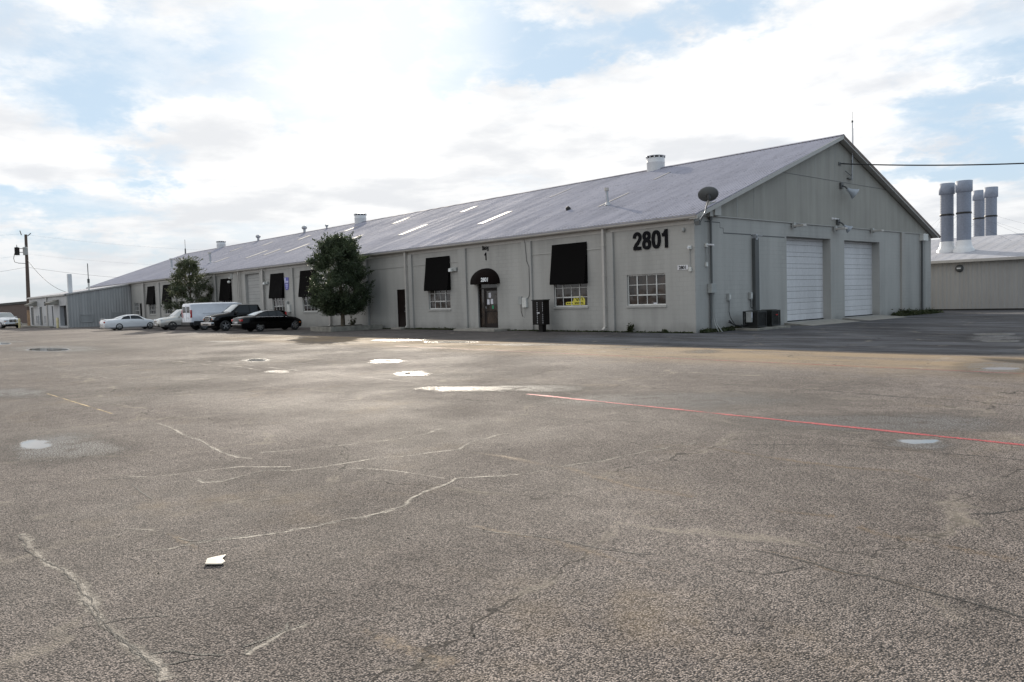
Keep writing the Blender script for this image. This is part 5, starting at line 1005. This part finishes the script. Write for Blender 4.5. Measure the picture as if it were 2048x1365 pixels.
tree((-53.6,-2.0,0),'smaller sparse tree rising behind the white van and crossover',[(.8,1.0),(1.6,1.7),(2.8,1.9),(3.8,1.6),(4.8,1.15),(5.7,.75),(6.4,.3)],.9,6.3,130,240,.060,'leaves_light',9,.12,.21)
kb=thing('planter_island','raised concrete-edged island holding the large tree','planter',(0,0,0))
m=MB(); 
for b in ((-26.7,-24.0,-4.0,-3.82),(-24.18,-24.0,-3.82,-.25),(-26.7,-26.52,-3.82,-.25)): m.box(b[0],b[1],b[2],b[3],-.05,.30)
m.build('kerb','kerb_conc',kb,bevel=.02); MB().box(-26.52,-24.18,-3.82,-.25,.05,.25).build('soil','soil',kb)
def weed(loc,label,n,r,h,seed,mat='weeds',size=.06):
    rs=np.random.RandomState(seed); t=thing('weed',label,'weed',loc); m=MB(); P=[]
    for i in range(max(4,n//14)):
        a=rs.uniform(0,2*PI); q=rs.uniform(0,1)*r; hh=h*rs.uniform(.5,1); e=(cos(a)*q*1.3,sin(a)*q*.8,hh); m.tube([(cos(a)*q*.4,sin(a)*q*.4,0),e],[.008,.004],4,cap=False)
        k=14; s=rs.uniform(.1,1,k)[:,None]; P.append(np.array([cos(a)*q*.4,sin(a)*q*.4,0])*(1-s)+np.array(e)*s+rs.normal(size=(k,3))*.035)
    m.build('stem','bark',t); leafmesh('leaves',np.vstack(P),size,mat,t,seed,2.2)
weed((-3.35,-.22,0),'small bushy weed at the wall foot below the corner window',170,.16,.42,3); weed((-1.55,-.15,0),'tiny tuft at the wall foot near the corner',40,.08,.15,4)
weed((-24.6,-2.2,.25),'leafless thin sapling right of the large tree trunk',60,.25,1.15,6,size=.05); weed((-26.2,-1.2,.25),'short green sprouts left of the large tree trunk',130,.35,.55,7); 
weed((.35,20.6,0),'dark clump of weeds at the gable foot by the pilaster',220,.35,.5,8)
rs=np.random.RandomState(21); P=[]
for i in range(5200): 
    y=19.2+rs.rand()**.8*6.2; P.append((.08+abs(rs.normal())*.30,y,abs(rs.normal())*.10))
for i in range(2400): P.append((.06+abs(rs.normal())*.12,.2+rs.rand()*3.0,abs(rs.normal())*.06))
for i in range(2600): P.append((-rs.rand()*24,-.16-abs(rs.normal())*.05,abs(rs.normal())*.022))
for i in range(900): P.append((-16.3-rs.rand()*4,-.16-abs(rs.normal())*.07,abs(rs.normal())*.04))
o=leafmesh('grass',P,.05,'weeds',None,5,2.6); tag(o,'low weeds and grass growing along the foot of the walls','grass',kind='stuff')
# litter
m=MB(); pts=[(x,y) for x,y in LITTER]; cx=sum(p[0] for p in pts)/8; cy=sum(p[1] for p in pts)/8
gridv=[]; n=8; top=[(x-cx,y-cy,.012+.008*sin((x-cx)*14+1)) for x,y in pts]; 
m.add([(0,0,.024)]+top,[(0,i+1,(i+1)%8+1) for i in range(8)]); m.add([(0,0,.018)]+[(x*.98,y*.98,z-.008) for x,y,z in top],[(0,(i+1)%8+1,i+1) for i in range(8)]); m.add(top+[(x*.98,y*.98,z-.008) for x,y,z in top],[(i,i+8,(i+1)%8+8,(i+1)%8) for i in range(8)])
o=m.build('plastic_shard','litter_white',fix=True); o.location=(cx,cy,-.001); tag(o,'broken piece of off-white plastic lying alone on the asphalt','litter')
rs=np.random.RandomState(4); m=MB()
for i in range(170):
    d=rs.uniform(3,30); a=rs.uniform(-.6,.6)+.8422; x=19.3-sin(a)*d; y=-27.6+cos(a)*d
    if y>-6: continue
    r_=rs.uniform(.003,.009)*(1+d*.03); q=[(x+r_*cos(k*1.26+i)*rs.uniform(.7,1.2),y+r_*sin(k*1.26+i)*rs.uniform(.7,1.2),.001) for k in range(5)]; m.add(q+[(x,y,r_*.9)],[(k,(k+1)%5,5) for k in range(5)])
tag(m.build('gravel','soil'),'loose dark pebbles scattered over the asphalt','gravel',kind='stuff')
